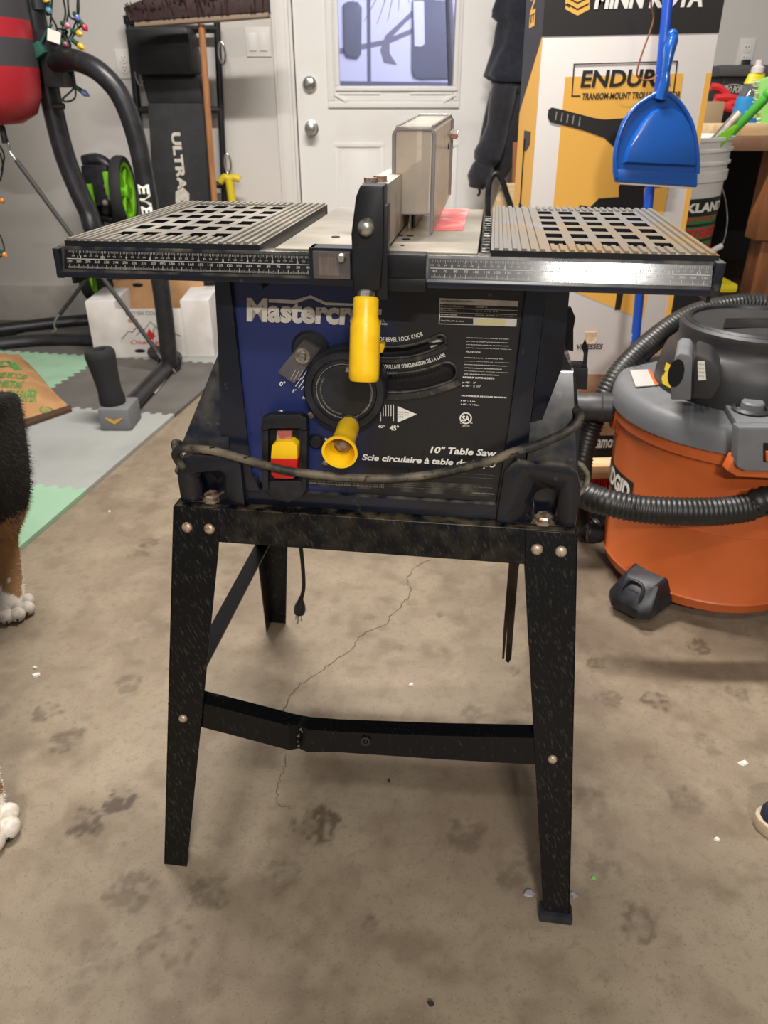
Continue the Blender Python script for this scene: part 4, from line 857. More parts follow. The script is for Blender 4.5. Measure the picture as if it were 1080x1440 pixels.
# stickers on lid and head
def arcsticker(name, r, a0, a1, z0, z1, m, par, r1=None):
    b = MB(); n = 10; r1 = r1 or r
    A = [T0 @ Vector((r*math.cos(a), r*math.sin(a), z0)) for a in np.linspace(a0, a1, n)]; B = [T0 @ Vector((r1*math.cos(a), r1*math.sin(a), z1)) for a in np.linspace(a0, a1, n)]
    va, vb = b.verts(A), b.verts(B)
    for i in range(n-1): b.face([va[i], va[i+1], vb[i+1], vb[i]])
    return b.build(name, m, par)
aw = math.atan2(-.75, -.62)
arcsticker('yellow_warning_sticker', .1835, aw-.80, aw-.45, .492, .535, pm('yellow_sticker', '#e3c22a', .5, c2='#26221a', nscale=42, lo=.56, hi=.6), head, .179)
p0 = [fl(*q, .4815) for q in ((886, 521), (911, 520), (926, 542), (894, 544))]
b = MB(); b.prism([p+Vector((0, 0, -.001)) for p in p0], [p+Vector((0, 0, .001)) for p in p0]); ws = b.build('warning_label', pm('label_paper', '#b3afa9', .6), lid)
p0 = [fl(*q, .483) for q in ((911, 520), (915, 520), (926.5, 541), (921.5, 542))]; b = MB(); b.prism(p0, [p+Vector((0, 0, .0006)) for p in p0]); b.build('label_band', M['orange'], ws)
PLB = Plane(fl(894, 544, .4832), fl(926, 542, .4832)-fl(894, 544, .4832), fl(886, 521, .4832)-fl(894, 544, .4832)+Vector((.0, 0, 0)))
b = MB()
for k in range(8):
    y = 523+k*2.5; b.text(PLB, 'WARNING RISK OF INJURY READ', px=(888+k*1.05, y, 911+k*1.3, y+1.4), h=.0008)
b.build('label_lettering', M['greyprint'], ws)
b = MB(); PLd = Plane(fl(985, 575, .4832), (1, 0, 0), (0, 1, 0))
for k in range(4): b.text(PLd, 'MAX CFM', px=(976+k*1, 566+k*3, 985, 567.5+k*3), h=.0006)
for q in (((985, 565), (990, 580)), ((990, 565), (997, 576))): b.tube([fl(*q[0], .4835), fl(*q[1], .4835)], .0006, 5)
for k in range(5): b.text(PLd, 'CAUTION TO REDUCE RISK', px=(888+k*7, 512-k*3, 897+k*7, 516-k*3), h=.0006)
b.build('lid_lettering', M['vacdark'], lid)
# latch housing on the right front of the lid, and cap
PV = Plane(bk(1060, 620, 1.245), (1, -.03, 0), (0, .10, 1))
b = MB(); pts = [PV.uv(*q) for q in ((1032, 654), (1035, 598), (1140, 598), (1140, 662), (1044, 660))]
b.prism([PV.pt(u, v, -.02) for u, v in pts], [PV.pt(u, v, .012) for u, v in pts], .006); lh = b.build('latch_housing', M['vacgrey'], vac)
b = MB(); A = [fl(*q, .492) for q in ((1011, 556), (1036, 594), (1140, 594), (1140, 545), (1040, 542))]; b.prism([Vector((p.x, p.y, .474)) for p in A], A, .005); b.build('latch_deck', M['vacgrey'], lid)
b = MB(); b.px(PV, [(1069, 620), (1130, 620), (1130, 646), (1069, 646)], .0122, .013); b.build('latch_slot', M['void'], lh)
b = MB(); b.px(PV, [(1071, 630), (1130, 629), (1130, 645), (1071, 644)], .0128, .019, .001); b.build('latch_clip', M['orange'], lh)
b = MB(); c = fl(1056, 576, .494); b.lathe([(.034, 0), (.036, .004), (.030, .008), (.027, .004), (.027, 0)], Matrix.Translation(c+Vector((0, .0, -.002))), 36); b.build('cap_collar', M['vacdark'], lid)
b = MB(); b.lathe([(0, .018), (.018, .018), (.021, .015), (.022, 0)], Matrix.Translation(c+Vector((.003, .004, -.002))), 32); b.build('drain_cap', M['vacgrey'], lid)
# orange drum hook under the latch
b = MB(); PH = Plane(bk(1040, 665, 1.25), (1, -.06, 0), (0, .1, 1)); b.px(PH, [(1020, 660), (1034, 668), (1130, 672), (1130, 650), (1030, 640)], -.02, .01, .003); b.build('drum_ledge', M['orange'], vac)
# hose port
ap = Vector((-.985, .12, 0)).normalized(); p0 = Vector((VX, VY+.03, .405))+ap*.235
b = MB(); b.lathe([(.05, -.01), (.05, .012), (.046, .018), (.036, .018), (0, .018)], rotto(ap, p0), 32); b.box((-.05, -.045, -.02), (.05, .045, .012), M=rotto(ap, p0), bev=.006); b.build('hose_port', M['orange'], vac)
b = MB(); b.lathe([(0, .0), (.034, .0), (.034, .03), (.031, .033), (.031, .06), (.029, .064), (.029, .13), (0, .13)], rotto(ap, p0+ap*.015), 32); b.build('hose_cuff', M['vacdark'], vac)
def ridged(pts, r, par, name='hose'):
    S = spline(pts, 40); Lg = [0]
    for i in range(1, len(S)): Lg.append(Lg[-1]+(S[i]-S[i-1]).length)
    n = int(Lg[-1]/.0031); q = np.interp(np.linspace(0, Lg[-1], n), Lg, range(len(S))); out = []; R = []
    for k, v in enumerate(q):
        i = min(int(v), len(S)-2); out.append(S[i].lerp(S[i+1], v-i)); R.append(r*(1+(.05 if k % 3 == 0 else (-.07 if k % 3 == 1 else -.03))))
    b = MB(); b.tube(out, R, 20); return b.build(name, M['hose'], par, angle=80)
hz = [(1.16, 1.62, .50), (1.07, 1.75, .55)]+[tuple(bk(*q, y)) for q, y in (((1080, 430), 1.80), ((1020, 432), 1.80), ((965, 448), 1.77), ((915, 482), 1.72), ((868, 530), 1.66), ((835, 590), 1.62), ((819, 640), 1.58), ((815, 672), 1.58), ((812, 702), 1.62), ((816, 726), 1.69))]+[tuple(fl(826, 744, .029)), tuple(fl(838, 741, .029))]
hs = ridged(hz, .0265, vac)
hz2 = [tuple(p0+ap*.13), tuple(p0+ap*.17+Vector((0, -.02, -.02))), (.33, 1.46, .34), (.345, 1.38, .29)]+[tuple(bk(*q, y)) for q, y in (((812, 694), 1.30), ((845, 704), 1.255), ((895, 715), 1.235), ((950, 719), 1.225), ((1010, 719), 1.225), ((1055, 713), 1.23), ((1090, 704), 1.235))]+[(1.0, 1.27, .29), (1.09, 1.42, .34), (1.16, 1.62, .50)]
ridged(hz2, .0265, vac)
# logo plate
arcd = math.atan2(-.55, -.83)
def drumpt(px, py):
    d = ray(px, py); a = d.x**2+d.y**2; bq = -2*(d.x*VX+d.y*VY); cq = VX**2+VY**2-.243**2; t = (-bq-math.sqrt(max(bq*bq-4*a*cq, 0)))/(2*a); return CAM+d*t
c = drumpt(873, 682); nrm = Vector((c.x-VX, c.y-VY, 0)).normalized(); ex = Vector((-nrm.y, nrm.x, 0)); PG = Plane(c+nrm*.0012, ex, (0, 0, 1))
def curved(P, mb):   # wrap flat decal vertices on the drum
    for v in mb.bm.verts:
        q = v.co-P.o; u, vv, h = q.dot(P.ex), q.dot(P.ey), q.dot(P.n); a = math.atan2(nrm.y, nrm.x)+u/.243; zz = c.z+vv; rr = .2405+.0066*max(0, min(1, (zz-.24)/.155))+.0012+h*.6; v.co = Vector((VX+rr*math.cos(a), VY+rr*math.sin(a), zz))
def subdiv(mb): bmesh.ops.subdivide_edges(mb.bm, edges=[e for e in mb.bm.edges if e.calc_length() > .012], cuts=6, use_grid_fill=True)
b = MB()
for i in range(12):
    u0 = -.105+i*.0125; b.pl(PG, [(u0, -.033+(.012 if i == 0 else 0)), (u0+.0125, -.033), (u0+.0125, .027), (u0, .027-(.012 if i == 0 else 0))], 0, .0008)
curved(PG, b); lg = b.build('logo_plate', M['cardblack'], L0)
b = MB(); b.text(PG, 'RIDGID', rect=(-.097, -.024, .038, .020), bold=.05, shear=.12, h=.0025); curved(PG, b); b.build('logo_lettering', M['white'], lg)
# casters
def caster(ang, zr=.0):
    d = Vector((math.cos(ang), math.sin(ang), 0)); c = Vector((VX, VY, 0))+d*.258; K = Matrix.Translation(c) @ Matrix.Rotation(ang, 4, 'Z') @ Matrix.Diagonal((1.15, 1.15, 1.08, 1))
    b = MB()
    lo = [(-.04, -.05, .028), (.03, -.047, .022), (.047, -.03, .02), (.047, .03, .02), (.03, .047, .022), (-.04, .05, .028)]
    mid = [(-.04, -.05, .055), (.032, -.046, .046), (.048, -.028, .044), (.048, .028, .044), (.032, .046, .046), (-.04, .05, .055)]
    hi = [(-.04, -.036, .095), (.0, -.034, .088), (.016, -.024, .082), (.016, .024, .082), (.0, .034, .088), (-.04, .036, .095)]
    R = [b.verts([K @ Vector(p) for p in q]) for q in (lo, mid, hi)]
    for i in range(2):
        for k in range(6): b.face([R[i][k], R[i][(k+1) % 6], R[i+1][(k+1) % 6], R[i+1][k]])
    b.face(R[0][::-1]); b.face(R[2]); cs = b.build('caster_housing', M['black'], vac, bevel=.005)
    b = MB(); b.tube(spline([K @ Vector((.040, -.022, .046)), K @ Vector((.03, -.021, .068)), K @ Vector((.02, -.012, .083)), K @ Vector((.02, .012, .083)), K @ Vector((.03, .021, .068)), K @ Vector((.040, .022, .046))], 6), .004, 8); b.build('caster_arch', M['black'], cs)
    b = MB(); b.lathe([(0, -.011), (.02, -.011), (.022, -.008), (.022, .008), (.02, .011), (0, .011)], Matrix.Translation(K @ Vector((.012, 0, .022))) @ Matrix.Rotation(ang+.9, 4, 'Z') @ Matrix.Rotation(PI/2, 4, 'X'), 24); b.box((-.012, -.014, .015), (.03, .014, .070), M=K, bev=.006); b.build('caster_wheel', M['tyre'], cs)
ca = fl(880, 852, .04); a_ = math.atan2(ca.y-VY, ca.x-VX)
for k in range(4): caster(a_+k*PI/2)
pk = bk(845, 760, 1.56); b = MB(); kk = fl(843, 772, .09); d = Vector((-.97, .24, 0)).normalized(); c = Vector((VX, VY, .075))+d*.232; b.lathe([(0, .04), (.021, .04), (.025, .036)]+[(.025-.0015*(i % 2), .034-i*.003) for i in range(10)]+[(.02, 0), (0, 0)], rotto(d, c), 24); b.build('drain_plug', M['black'], vac)

# ------------------------------------------------------------------ big motor box, broom, dustpan
BY = 2.05; RB = .018
PBX = Plane((.392, BY, 0), (math.cos(RB), 0, math.sin(RB)), (-math.sin(RB), 0, math.cos(RB)))
BWd, BH, BD = .412, 1.36, .26
box = thing('motor_carton', (.6, BY+.13, 0), 'tall black, white and yellow printed trolling motor carton standing behind the saw', 'carton')
def bxpt(u, v, h): return PBX.pt(u, v, h)
b = MB(); cs = [(0, 0), (BWd, 0), (BWd, BH), (0, BH)]; b.prism([bxpt(u, v, -BD) for u, v in cs], [bxpt(u, v, 0) for u, v in cs], .002); cb = b.build('carton_body', M['cardwhite'], box)
vb = PBX.uv(880, 49)[1]
b = MB(); b.pl(PBX, [(0, vb), (BWd, vb), (BWd, BH), (0, BH)], 0, .0006); b.build('black_band', M['cardblack'], cb)
b = MB(); b.pl(PBX, [(0, .02), (BWd, .02), (BWd, .13), (0, .13)], 0, .0006); b.build('black_band', M['cardblack'], cb)
b = MB(); b.px(PBX, [(795, 108), (961, 103), (940, 266), (905, 445), (895, 446), (803, 408), (790, 400), (777, 300)], 0, .0006)
u1 = BWd-.014; vt = PBX.uv(1003, 102)[1]; b.pl(PBX, [(u1, .13), (BWd, .13), (BWd, vt), (u1, vt)], 0, .0006); b.build('yellow_panel', M['cardyellow'], cb)
b = MB(); b.pl(PBX, [(0, .13), (BWd, .13), (BWd, .315), (.0, .33)], 0, .0005); b.build('printed_photo', M['cardphoto'], cb)
# printed lettering
b = MB(); b.text(PBX, 'MINN KOTA', px=(838, -18, 987, 10), bold=.05, shear=.12, h=.0012)
b.text(PBX, 'minnkotamotors.com', px=(800, 613, 905, 629), bold=.03, h=.0012); b.build('brand_lettering', M['white'], cb)
b = MB(); b.px(PBX, [(795, -12), (811, -20), (829, -12), (829, 13), (812, 22), (795, 13)], .0006, .0009); lgm = b.build('chevron_logo', M['cardyellow'], cb)
b = MB()
for k in range(2):
    y = -5+k*9; b.px(PBX, [(797, y), (812, y+8), (828, y), (828, y+2.5), (812, y+10.5), (797, y+2.5)], .0009, .0011)
b.px(PBX, [(795, 5), (801, 9), (801, 11), (795, 7)], .0009, .0011); b.build('chevron_lines', M['cardblack'], lgm)
b = MB(); b.text(PBX, 'ENDURA', px=(818, 99, 943, 121), bold=.03, h=.0012, shear=.08); b.text(PBX, 'TRANSOM-MOUNT TROLLING MOTOR', px=(819, 131, 956, 137.5), bold=.03, h=.0012, shear=.1)
b.build('title_lettering', M['cardblack'], cb); b = MB()
for q in ([(806.5, 89.5), (953, 85.5), (953, 87.2), (806.5, 91.2)], [(806.5, 89.5), (808.3, 89.5), (805, 136), (803.3, 136)], [(803.3, 134), (816, 134), (816, 136), (803.3, 136)], [(951.5, 85.5), (953.3, 85.5), (948, 130), (946.2, 130)]): b.px(PBX, q, .0006, .001)
b.build('title_frame', M['cardblack'], cb); b = MB(); b.text(PBX, 'VITESSES', px=(811, 484, 847, 491), bold=.03, h=.0012, shear=.15); b.build('speed_lettering', M['cardblack'], cb)
b = MB(); b.text(PBX, '5', px=(828, 470, 834, 479), bold=.02, h=.001, shear=.1)
for q in ([(823, 467), (838, 467), (840, 476), (835, 482), (829, 483), (825, 480), (824, 472)],):
    A = [PBX.pt(*PBX.uv(*p), .0012) for p in q]; b.tube(A, .0008, 5, closed=True)
b.build('five_mark', M['cardyellow'], cb)
# printed motor: tiller grip, head, shaft
b = MB(); b.px(PBX, [(771, 154), (776, 151), (790, 154), (812, 160), (836, 166), (850, 168), (880, 166), (930, 170), (930, 262), (905, 264), (905, 296), (920, 300), (812, 300), (815, 288), (830, 291), (842, 279), (870, 277), (870, 262), (880, 250), (864, 207), (850, 194), (822, 184), (795, 177), (774, 172), (770, 165)], .0006, .0012)
pmz = b.build('printed_motor', M['cardblack'], cb)
b = MB(); b.px(PBX, [(868, 408), (877, 408), (872, 436), (864, 436)], .0006, .0012); b.build('printed_shaft', M['cardblack'], cb)
b = MB()
for x in (782, 790, 798, 806, 815): b.px(PBX, [(x, 157+(x-782)*.22), (x+1.6, 157+(x-782)*.22), (x-.4, 169+(x-782)*.25), (x-2, 169+(x-782)*.25)], .0012, .0016)
b.build('motor_highlights', M['greyprint'], pmz)
# left side face prints
PLS = Plane(PBX.pt(0, 0, -BD)-PBX.ex*.0, PBX.n, PBX.ey)
b = MB(); b.pl(PLS, [(BD, vb), (BD, BH), (0, BH), (0, vb-.16)], 0, .0006); b.build('black_band', M['cardblack'], cb)
b = MB(); b.pl(PLS, [(BD, vb), (0, vb-.16), (0, .0), (BD, .0)], 0, .0006); sy_ = b.build('yellow_side', M['cardyellow'], cb)
b = MB(); b.tube([PLS.pt(.12, vb-.22, .001), PLS.pt(.12, vb-.75, .001)], .003, 6); b.pl(PLS, [(.10, vb-.2), (.2, vb-.2), (.2, vb-.23), (.14, vb-.25), (.10, vb-.24)], .0006, .0012); b.pl(PLS, [(.09, vb-.38), (.16, vb-.38), (.16, vb-.44), (.09, vb-.44)], .0006, .0012); b.pl(PLS, [(.08, vb-.70), (.18, vb-.70), (.18, vb-.74), (.08, vb-.74)], .0006, .0012); b.build('printed_motor', M['cardblack'], cb)
b = MB(); b.text(PLS, 'ENDURA', rect=(.07, vb+.03, .15, vb+.25), bold=.03, rot=90, h=.0012); b.build('side_lettering', M['cardyellow'], cb)
# broom with blue pole and red bristles
pt0 = Vector((.6285, 2.008, 1.36)); pb0 = Vector((.669, 1.857, .105))
br = thing('push_broom', (pb0.x, pb0.y, 0), 'push broom with scratched blue pole and red bristles leaning on the tall carton', 'broom')
b = MB(); b.tube([pt0, pb0], .0115, 16); b.build('pole', M['bluepole'], br)
K = Matrix.Translation((pb0.x+.012, pb0.y+.02, 0)) @ Matrix.Rotation(.08, 4, 'Z')
b = MB(); b.box((-.12, -.03, .092), (.17, .03, .132), M=K, bev=.005); b.build('broom_block', M['pine'], br)
b = MB()
for i in range(40):
    for j in range(4):
        x = -.115+i*.0072; y = -.024+j*.016; b.tube([K @ Vector((x, y, .095)), K @ Vector((x+random.uniform(-.005, .005), y*1.25+random.uniform(-.006, .006), .002))], [.003, .0036], 5)
o = b.build('bristles', pm('red_bristle', '#b81f22', .6, c2='#8a1216', nscale=60), br); o['kind'] = 'stuff'
# dustpan hanging on the pole
PDP = Plane(bk(920, 180, 1.895), (1, .02, 0), (0, .12, 1))
dp = thing('dustpan', PDP.o, 'glossy blue plastic dustpan hanging on the blue broom pole', 'dustpan')
def dpp(px, py, h): return PDP.pt(*PDP.uv(px, py), h)
outl = [(918, 132), (926, 126), (936, 127), (944, 134), (957, 148), (970, 170), (977, 195), (981, 222), (980, 238), (978, 264), (864, 256), (861, 240), (862, 222), (866, 196), (874, 172), (889, 152), (905, 140)]
b = MB(); b.prism([dpp(x, y, -.004) for x, y in outl], [dpp(x, y, .008) for x, y in outl], .003)
inn = [(932, 150), (945, 152), (958, 160), (968, 176), (974, 195), (977, 218), (977, 236), (872, 231), (878, 212), (888, 191), (900, 172), (914, 157), (923, 152)]
cxp, cyp = 930, 200
b.prism([dpp(x, y, .006) for x, y in inn], [dpp(cxp+(x-cxp)*.93, cyp+(y-cyp)*.93, .020) for x, y in inn], .004)
# raised outer wall on the sides
wl = spline([dpp(*q, .006) for q in ((866, 250), (864, 222), (869, 194), (878, 171), (893, 151), (912, 138), (930, 130), (944, 137), (957, 150), (969, 171), (976, 196), (979, 224), (979, 245))], 6); b.tube(wl, .006, 10)
b.prism([dpp(*q, .004) for q in ((866, 238), (980, 243), (978, 264), (865, 256))], [dpp(*q, .012) for q in ((868, 238), (978, 243), (978, 262), (867, 255))], .002)
pan_ = b.build('pan', M['blue'], dp)
b = MB(); b.prism([dpp(*q, -.006) for q in ((868, 256.5), (976, 264), (976, 266), (870, 259))], [dpp(*q, .006) for q in ((868, 256.5), (976, 264), (976, 266), (870, 259))]); b.build('rubber_lip', M['cardwhite'], pan_)
hp = spline([dpp(926, 140, .01), dpp(931, 118, .016), dpp(932, 104, .018), dpp(934, 92, .018), dpp(938, 72, .014), dpp(942, 60, .010), dpp(943, 52, .008)], 6); n = len(hp); rr = [.0175, .0145, .0115, .0125, .0165, .0170, .0155]
b = MB(); b.tube(hp, list(np.interp(np.linspace(0, 6, n), range(7), rr)), 16, flat=.75); b.ball(dpp(943, 51, .008), .0125); hd_ = b.build('handle', M['blue'], dp)
b = MB(); b.lathe([(0, 0), (.0055, 0), (.006, .002)], PDP.mat() @ Matrix.Translation((PDP.uv(943, 55)[0], PDP.uv(943, 55)[1], .022)) @ Matrix.Diagonal((.55, 1.35, 1, 1)), 16); b.build('hanging_hole', M['void'], hd_)
b = MB(); b.tube(spline([bk(*q, 1.90) for q in ((915, -20), (916, 10), (919, 25), (914, 45), (904, 72), (897, 95), (896, 106), (903, 112), (914, 112), (924, 106))], 6), .0042, 7, flat=.4)
tag(b.build('leather_cord', pm('brown_leather', '#7a4a2a', .6), loc=bk(915, -20, 1.9)), 'thin brown leather cord hanging beside the dustpan handle', 'cord')

# ------------------------------------------------------------------ right corner: tote, pail, workbench
M['tote'] = pm('black_tote_plastic', '#17181b', .45); M['toteyellow'] = pm('yellow_lid_plastic', '#e4d21f', .4)
tt = thing('storage_tote', (.93, 2.5, 0), 'black storage tote with a yellow lid under the detergent pail', 'storage tote')
b = MB(); b.box((.80, 2.33, .0), (1.055, 2.72, .50), bev=.02); b.build('tote_bin', M['tote'], tt)
b = MB(); b.box((.775, 2.30, .50), (1.085, 2.75, .527), bev=.012); b.box((.81, 2.34, .522), (1.05, 2.71, .537), bev=.006); b.build('tote_lid', M['toteyellow'], tt)
PLX, PLY, PZ = .912, 2.50, .538
pa = thing('detergent_pail', (PLX, PLY, PZ), 'white plastic pail with green and black detergent label and wire handle', 'pail')
T1 = Matrix.Translation((PLX, PLY, PZ)) @ Matrix.Rotation(-.04, 4, 'Y')
M['pailw'] = pm('white_pail_plastic', '#d9d5cf', .4)
b = MB(); b.lathe([(0, .004), (.122, .0), (.128, .004), (.139, .20), (.143, .262), (.150, .266), (.151, .292), (.145, .296), (.146, .308), (.153, .311), (.153, .318), (.147, .322), (.148, .342), (.155, .345), (.155, .352), (.149, .356), (.150, .372), (.156, .374), (.156, .382), (.150, .384), (.146, .380), (.144, .30), (0, .29)], T1, 64); pb_ = b.build('pail_body', M['pailw'], pa)
def band(r0, z0, r1, z1, m, name, par, a0=0, a1=2*PI):
    b = MB(); b.lathe([(r0, z0), (r1, z1)], T1, 48, a0=a0, a1=a1); return b.build(name, m, par)
lb = band(.1305, .02, .1415, .222, pm('green_label', '#2f7a3f', .45), 'label', pb_)
band(.1404, .172, .1421, .222, M['cardblack'], 'label_header', lb); band(.131, .02, .1335, .062, pm('blue_label', '#3f5f86', .5), 'label_footer', lb)
PPA = Plane((PLX, PLY-.16, PZ), (1, 0, 0), (0, 0, 1))
def wrap(mb, dr=.001):
    for v in mb.bm.verts:
        u = v.co.x-PLX; z = v.co.z-PZ; a = -PI/2+u/.14; r = .1305+(z-.02)/.202*.011+dr; v.co = T1 @ Vector((r*math.cos(a), r*math.sin(a), z))
b = MB(); b.text(PPA, 'KIRKLAND', rect=(-.075, .183, .15, .210), bold=.05); wrap(b, .0022); b.build('brand_lettering', M['white'], lb)
b = MB(); b.text(PPA, 'Signature', rect=(-.02, .155, .115, .175), bold=.01, shear=.3); b.text(PPA, 'LAUNDRY DETERGENT', rect=(-.12, .108, .155, .138), bold=.04, shear=.15); b.text(PPA, 'DÉTERGENT À LESSIVE', rect=(-.12, .062, .155, .092), bold=.04, shear=.15); wrap(b, .0024); b.build('label_lettering', pm('red_print', '#d62433', .5), lb)
b = MB()
for z in (.100, .146): b.lathe([(.1305+(z-.02)/.202*.011+.0011, z-.0035), (.1305+(z-.02)/.202*.011+.0013, z+.0035)], T1, 48)
b.build('label_stripes', M['cardblack'], lb)
hb_ = [T1 @ Vector(v) for v in ((.151, .0, .24), (.158, -.04, .19), (.150, -.09, .135), (.115, -.155, .088), (.06, -.18, .07), (-.02, -.185, .062), (-.10, -.15, .09), (-.15, -.07, .15), (-.153, 0, .24))]
b = MB(); b.tube(spline(hb_, 8), .002, 8); hw = b.build('wire_handle', M['zinc'], pa)
b = MB(); b.tube([hb_[3], hb_[4], hb_[5]], .0085, 14); b.build('handle_grip', M['pailw'], hw)
# things standing in the pail
def stick(name, p, q, r, m, lab, cat, extra=None):
    b = MB(); b.tube([p, Vector(p).lerp(Vector(q), .5), q], r, 12); extra and extra(b); return tag(b.build(name, m, loc=p), lab, cat)
inp = Vector((PLX-.03, PLY-.02, PZ+.305))
stick('metal_tube', Vector((PLX+.015, PLY-.06, PZ+.305)), bk(1040, 160, 2.44), [.016, .016, .016], M['alu'], 'grey metal tube leaning out of the white pail', 'tube')
g = MB(); p = Vector((PLX+.05, PLY-.03, PZ+.305)); q = bk(1082, 132, 2.40); g.tube([p, p.lerp(q, .5), q], [.013, .012, .014], 12); g.ball(q, .018)
tag(g.build('green_brush_handle', M['green'], loc=p), 'long green plastic handle slanting out of the white pail', 'brush')
g = MB(); p = Vector((PLX-.01, PLY-.11, PZ+.305)); A = [fl(*e, PZ+.36) for e in ((990, 208), (1000, 196), (1018, 190), (1036, 176), (1040, 178), (1024, 196), (1012, 208))]; A = [bk(*e, 2.37) for e in ((988, 209), (1003, 197), (1018, 190), (1036, 175), (1040, 179), (1026, 194), (1013, 209))]
g.prism(A, [v+Vector((0, .02, 0)) for v in A], .004); g.tube([A[0].lerp(A[-1], .5), Vector((PLX, PLY-.05, PZ+.30))], .012, 8)
tag(g.build('green_scraper', M['lime'], loc=p), 'short bright green scraper leaning in the front of the white pail', 'scraper')
# workbench
wb = thing('workbench', (1.45, 3.1, 0), 'brown wooden workbench with thick legs in the right corner', 'workbench')
BZ = .915
b = MB(); b.box((1.09, 2.62, BZ-.04), (2.3, 3.85, BZ), bev=.003); b.box((.86, 2.95, BZ-.04), (1.09, 3.85, BZ), bev=.003); b.build('bench_top', M['benchtop'], wb)
def post(p0, p1, w_, d_, name, top=None):
    b = MB(); b.box((p0[0]-w_, p0[1]-d_, p0[2]), (p1[0]+w_, p1[1]+d_, p1[2]), bev=.003); b.build(name, M['bench'], wb)
b = MB(); b.box((1.265, 2.64, .60), (1.32, 2.73, BZ-.04), bev=.003); b.build('bench_brace', M['bench'], wb)
b = MB(); A = [bk(*q, 2.66) for q in ((1072, 285), (1120, 285), (1120, 560), (1040, 560), (1052, 400))]; b.prism([(1.30, 2.66, 0), (1.40, 2.66, 0), (1.40, 2.66, BZ-.04), (1.30, 2.66, BZ-.04)], [(1.30, 2.75, 0), (1.40, 2.75, 0), (1.40, 2.75, BZ-.04), (1.30, 2.75, BZ-.04)], .003); b.build('bench_leg', M['bench'], wb)
b = MB(); b.box((2.18, 2.64, 0), (2.27, 2.73, BZ-.04), bev=.003); b.build('bench_leg', M['bench'], wb)
b = MB(); b.box((.9, 3.72, 0), (.99, 3.81, BZ-.04), bev=.003); b.build('bench_leg', M['bench'], wb)
b = MB(); b.box((.9, 2.8, .30), (2.25, 3.8, .33)); b.box((.9, 2.76, .25), (1.23, 2.80, .35), bev=.003); b.build('bench_shelf', pm('dark_shelf_wood', '#3a2519', .7), wb)
b = MB(); b.box((.87, 3.82, .0), (2.28, 3.84, BZ-.04)); b.build('bench_shade_sheet', pm('bench_shade_black', '#1a1310', .8), wb)  # added dark sheet, stands for the shade and black clutter under the bench
# things on the bench
t = thing('tool_case', (1.62, 3.55, BZ), 'black and grey lidded tool case on the workbench below the outlet', 'tool case')
x0, x1 = bk(1003, 130, 3.4).x, 2.15
b = MB(); b.box((x0+.02, 3.38, BZ), (x1, 3.80, BZ+.20), bev=.012); b.build('case_body', M['tote'], t)
b = MB(); b.box((x0-.005, 3.36, BZ+.185), (x1+.02, 3.82, BZ+.225), bev=.01); b.build('case_lid', pm('grey_case_lid', '#4a4a4b', .55), t)
PT = Plane((0, 3.3795, 0), (1, 0, 0), (0, 0, 1)); b = MB(); b.text(PT, 'PRO POINT', px=(1018, 121, 1049, 131), bold=.03, shear=.15); e = [PT.pt(*PT.uv(1032+18*math.cos(a), 127+8*math.sin(a)), .001) for a in np.linspace(0, 2*PI, 28, endpoint=False)]; b.tube(e, .0016, 5, closed=True); b.build('case_lettering', M['silverprint'], t)
b = MB()
for k, pts in enumerate((((1000, 122), (1012, 124), (1022, 133), (1030, 146), (1042, 153)), ((1005, 138), (1025, 137), (1045, 141), (1052, 145), (1046, 152), (1030, 150), (1012, 147)), ((1003, 143), (1015, 150), (1030, 146), (1050, 147), (1055, 155)), ((1005, 150), (1020, 152), (1040, 158), (1052, 163)))): b.tube(spline([bk(*q, 3.22-.02*k) for q in pts], 6), .013, 8)
tag(b.build('red_cable', pm('red_cable_rubber', '#d23437', .45), loc=bk(1025, 148, 3.2)), 'coil of thick red cable on the bench in front of the tool case', 'cable')
b = MB(); b.box((bk(1000, 170, 3.1).x, 3.05, BZ), (bk(1060, 170, 3.1).x, 3.2, BZ+.022), bev=.002); tag(b.build('dark_batten', M['blacksteel'], loc=(1.3, 3.1, BZ)), 'flat dark metal bar lying under the red cable on the bench', 'bar')
# dish soap
c = bk(1056, 143, 3.05); c.z = BZ; t = thing('soap_bottle', c, 'clear dish soap bottle with blue label and yellow neck band on the bench', 'bottle'); K = Matrix.Translation(c)
b = MB(); b.lathe([(0, 0), (.05, 0), (.056, .01), (.058, .07), (.05, .12), (.032, .165), (.026, .185), (.022, .19), (0, .19)], K @ Matrix.Diagonal((1, .6, 1, 1)), 32); bt = b.build('bottle_body', clearmat('clear_soap', '#c9ccd0', .05, .15, haze='#9aa0a6', hz=.35), t)
b = MB(); b.lathe([(.0585, .03), (.0585, .07), (.052, .115)], K @ Matrix.Diagonal((1, .61, 1, 1)), 32); b.build('bottle_label', pm('blue_soap_label', '#2f8fcf', .4), bt)
PSB = Plane(c+Vector((0, -.0375, 0)), (1, 0, 0), (0, 0, 1)); b = MB(); b.text(PSB, 'DAWN', rect=(-.03, .045, .03, .07), bold=.03); b.build('label_lettering', M['white'], bt)
b = MB(); b.lathe([(.0385, .155), (.028, .187)], K @ Matrix.Diagonal((1, .63, 1, 1)), 28); b.build('neck_band', M['toteyellow'], bt)
b = MB(); b.lathe([(0, .188), (.022, .188), (.022, .205), (.012, .212), (.012, .228), (0, .228)], K, 24); b.build('bottle_cap', M['cardwhite'], bt)
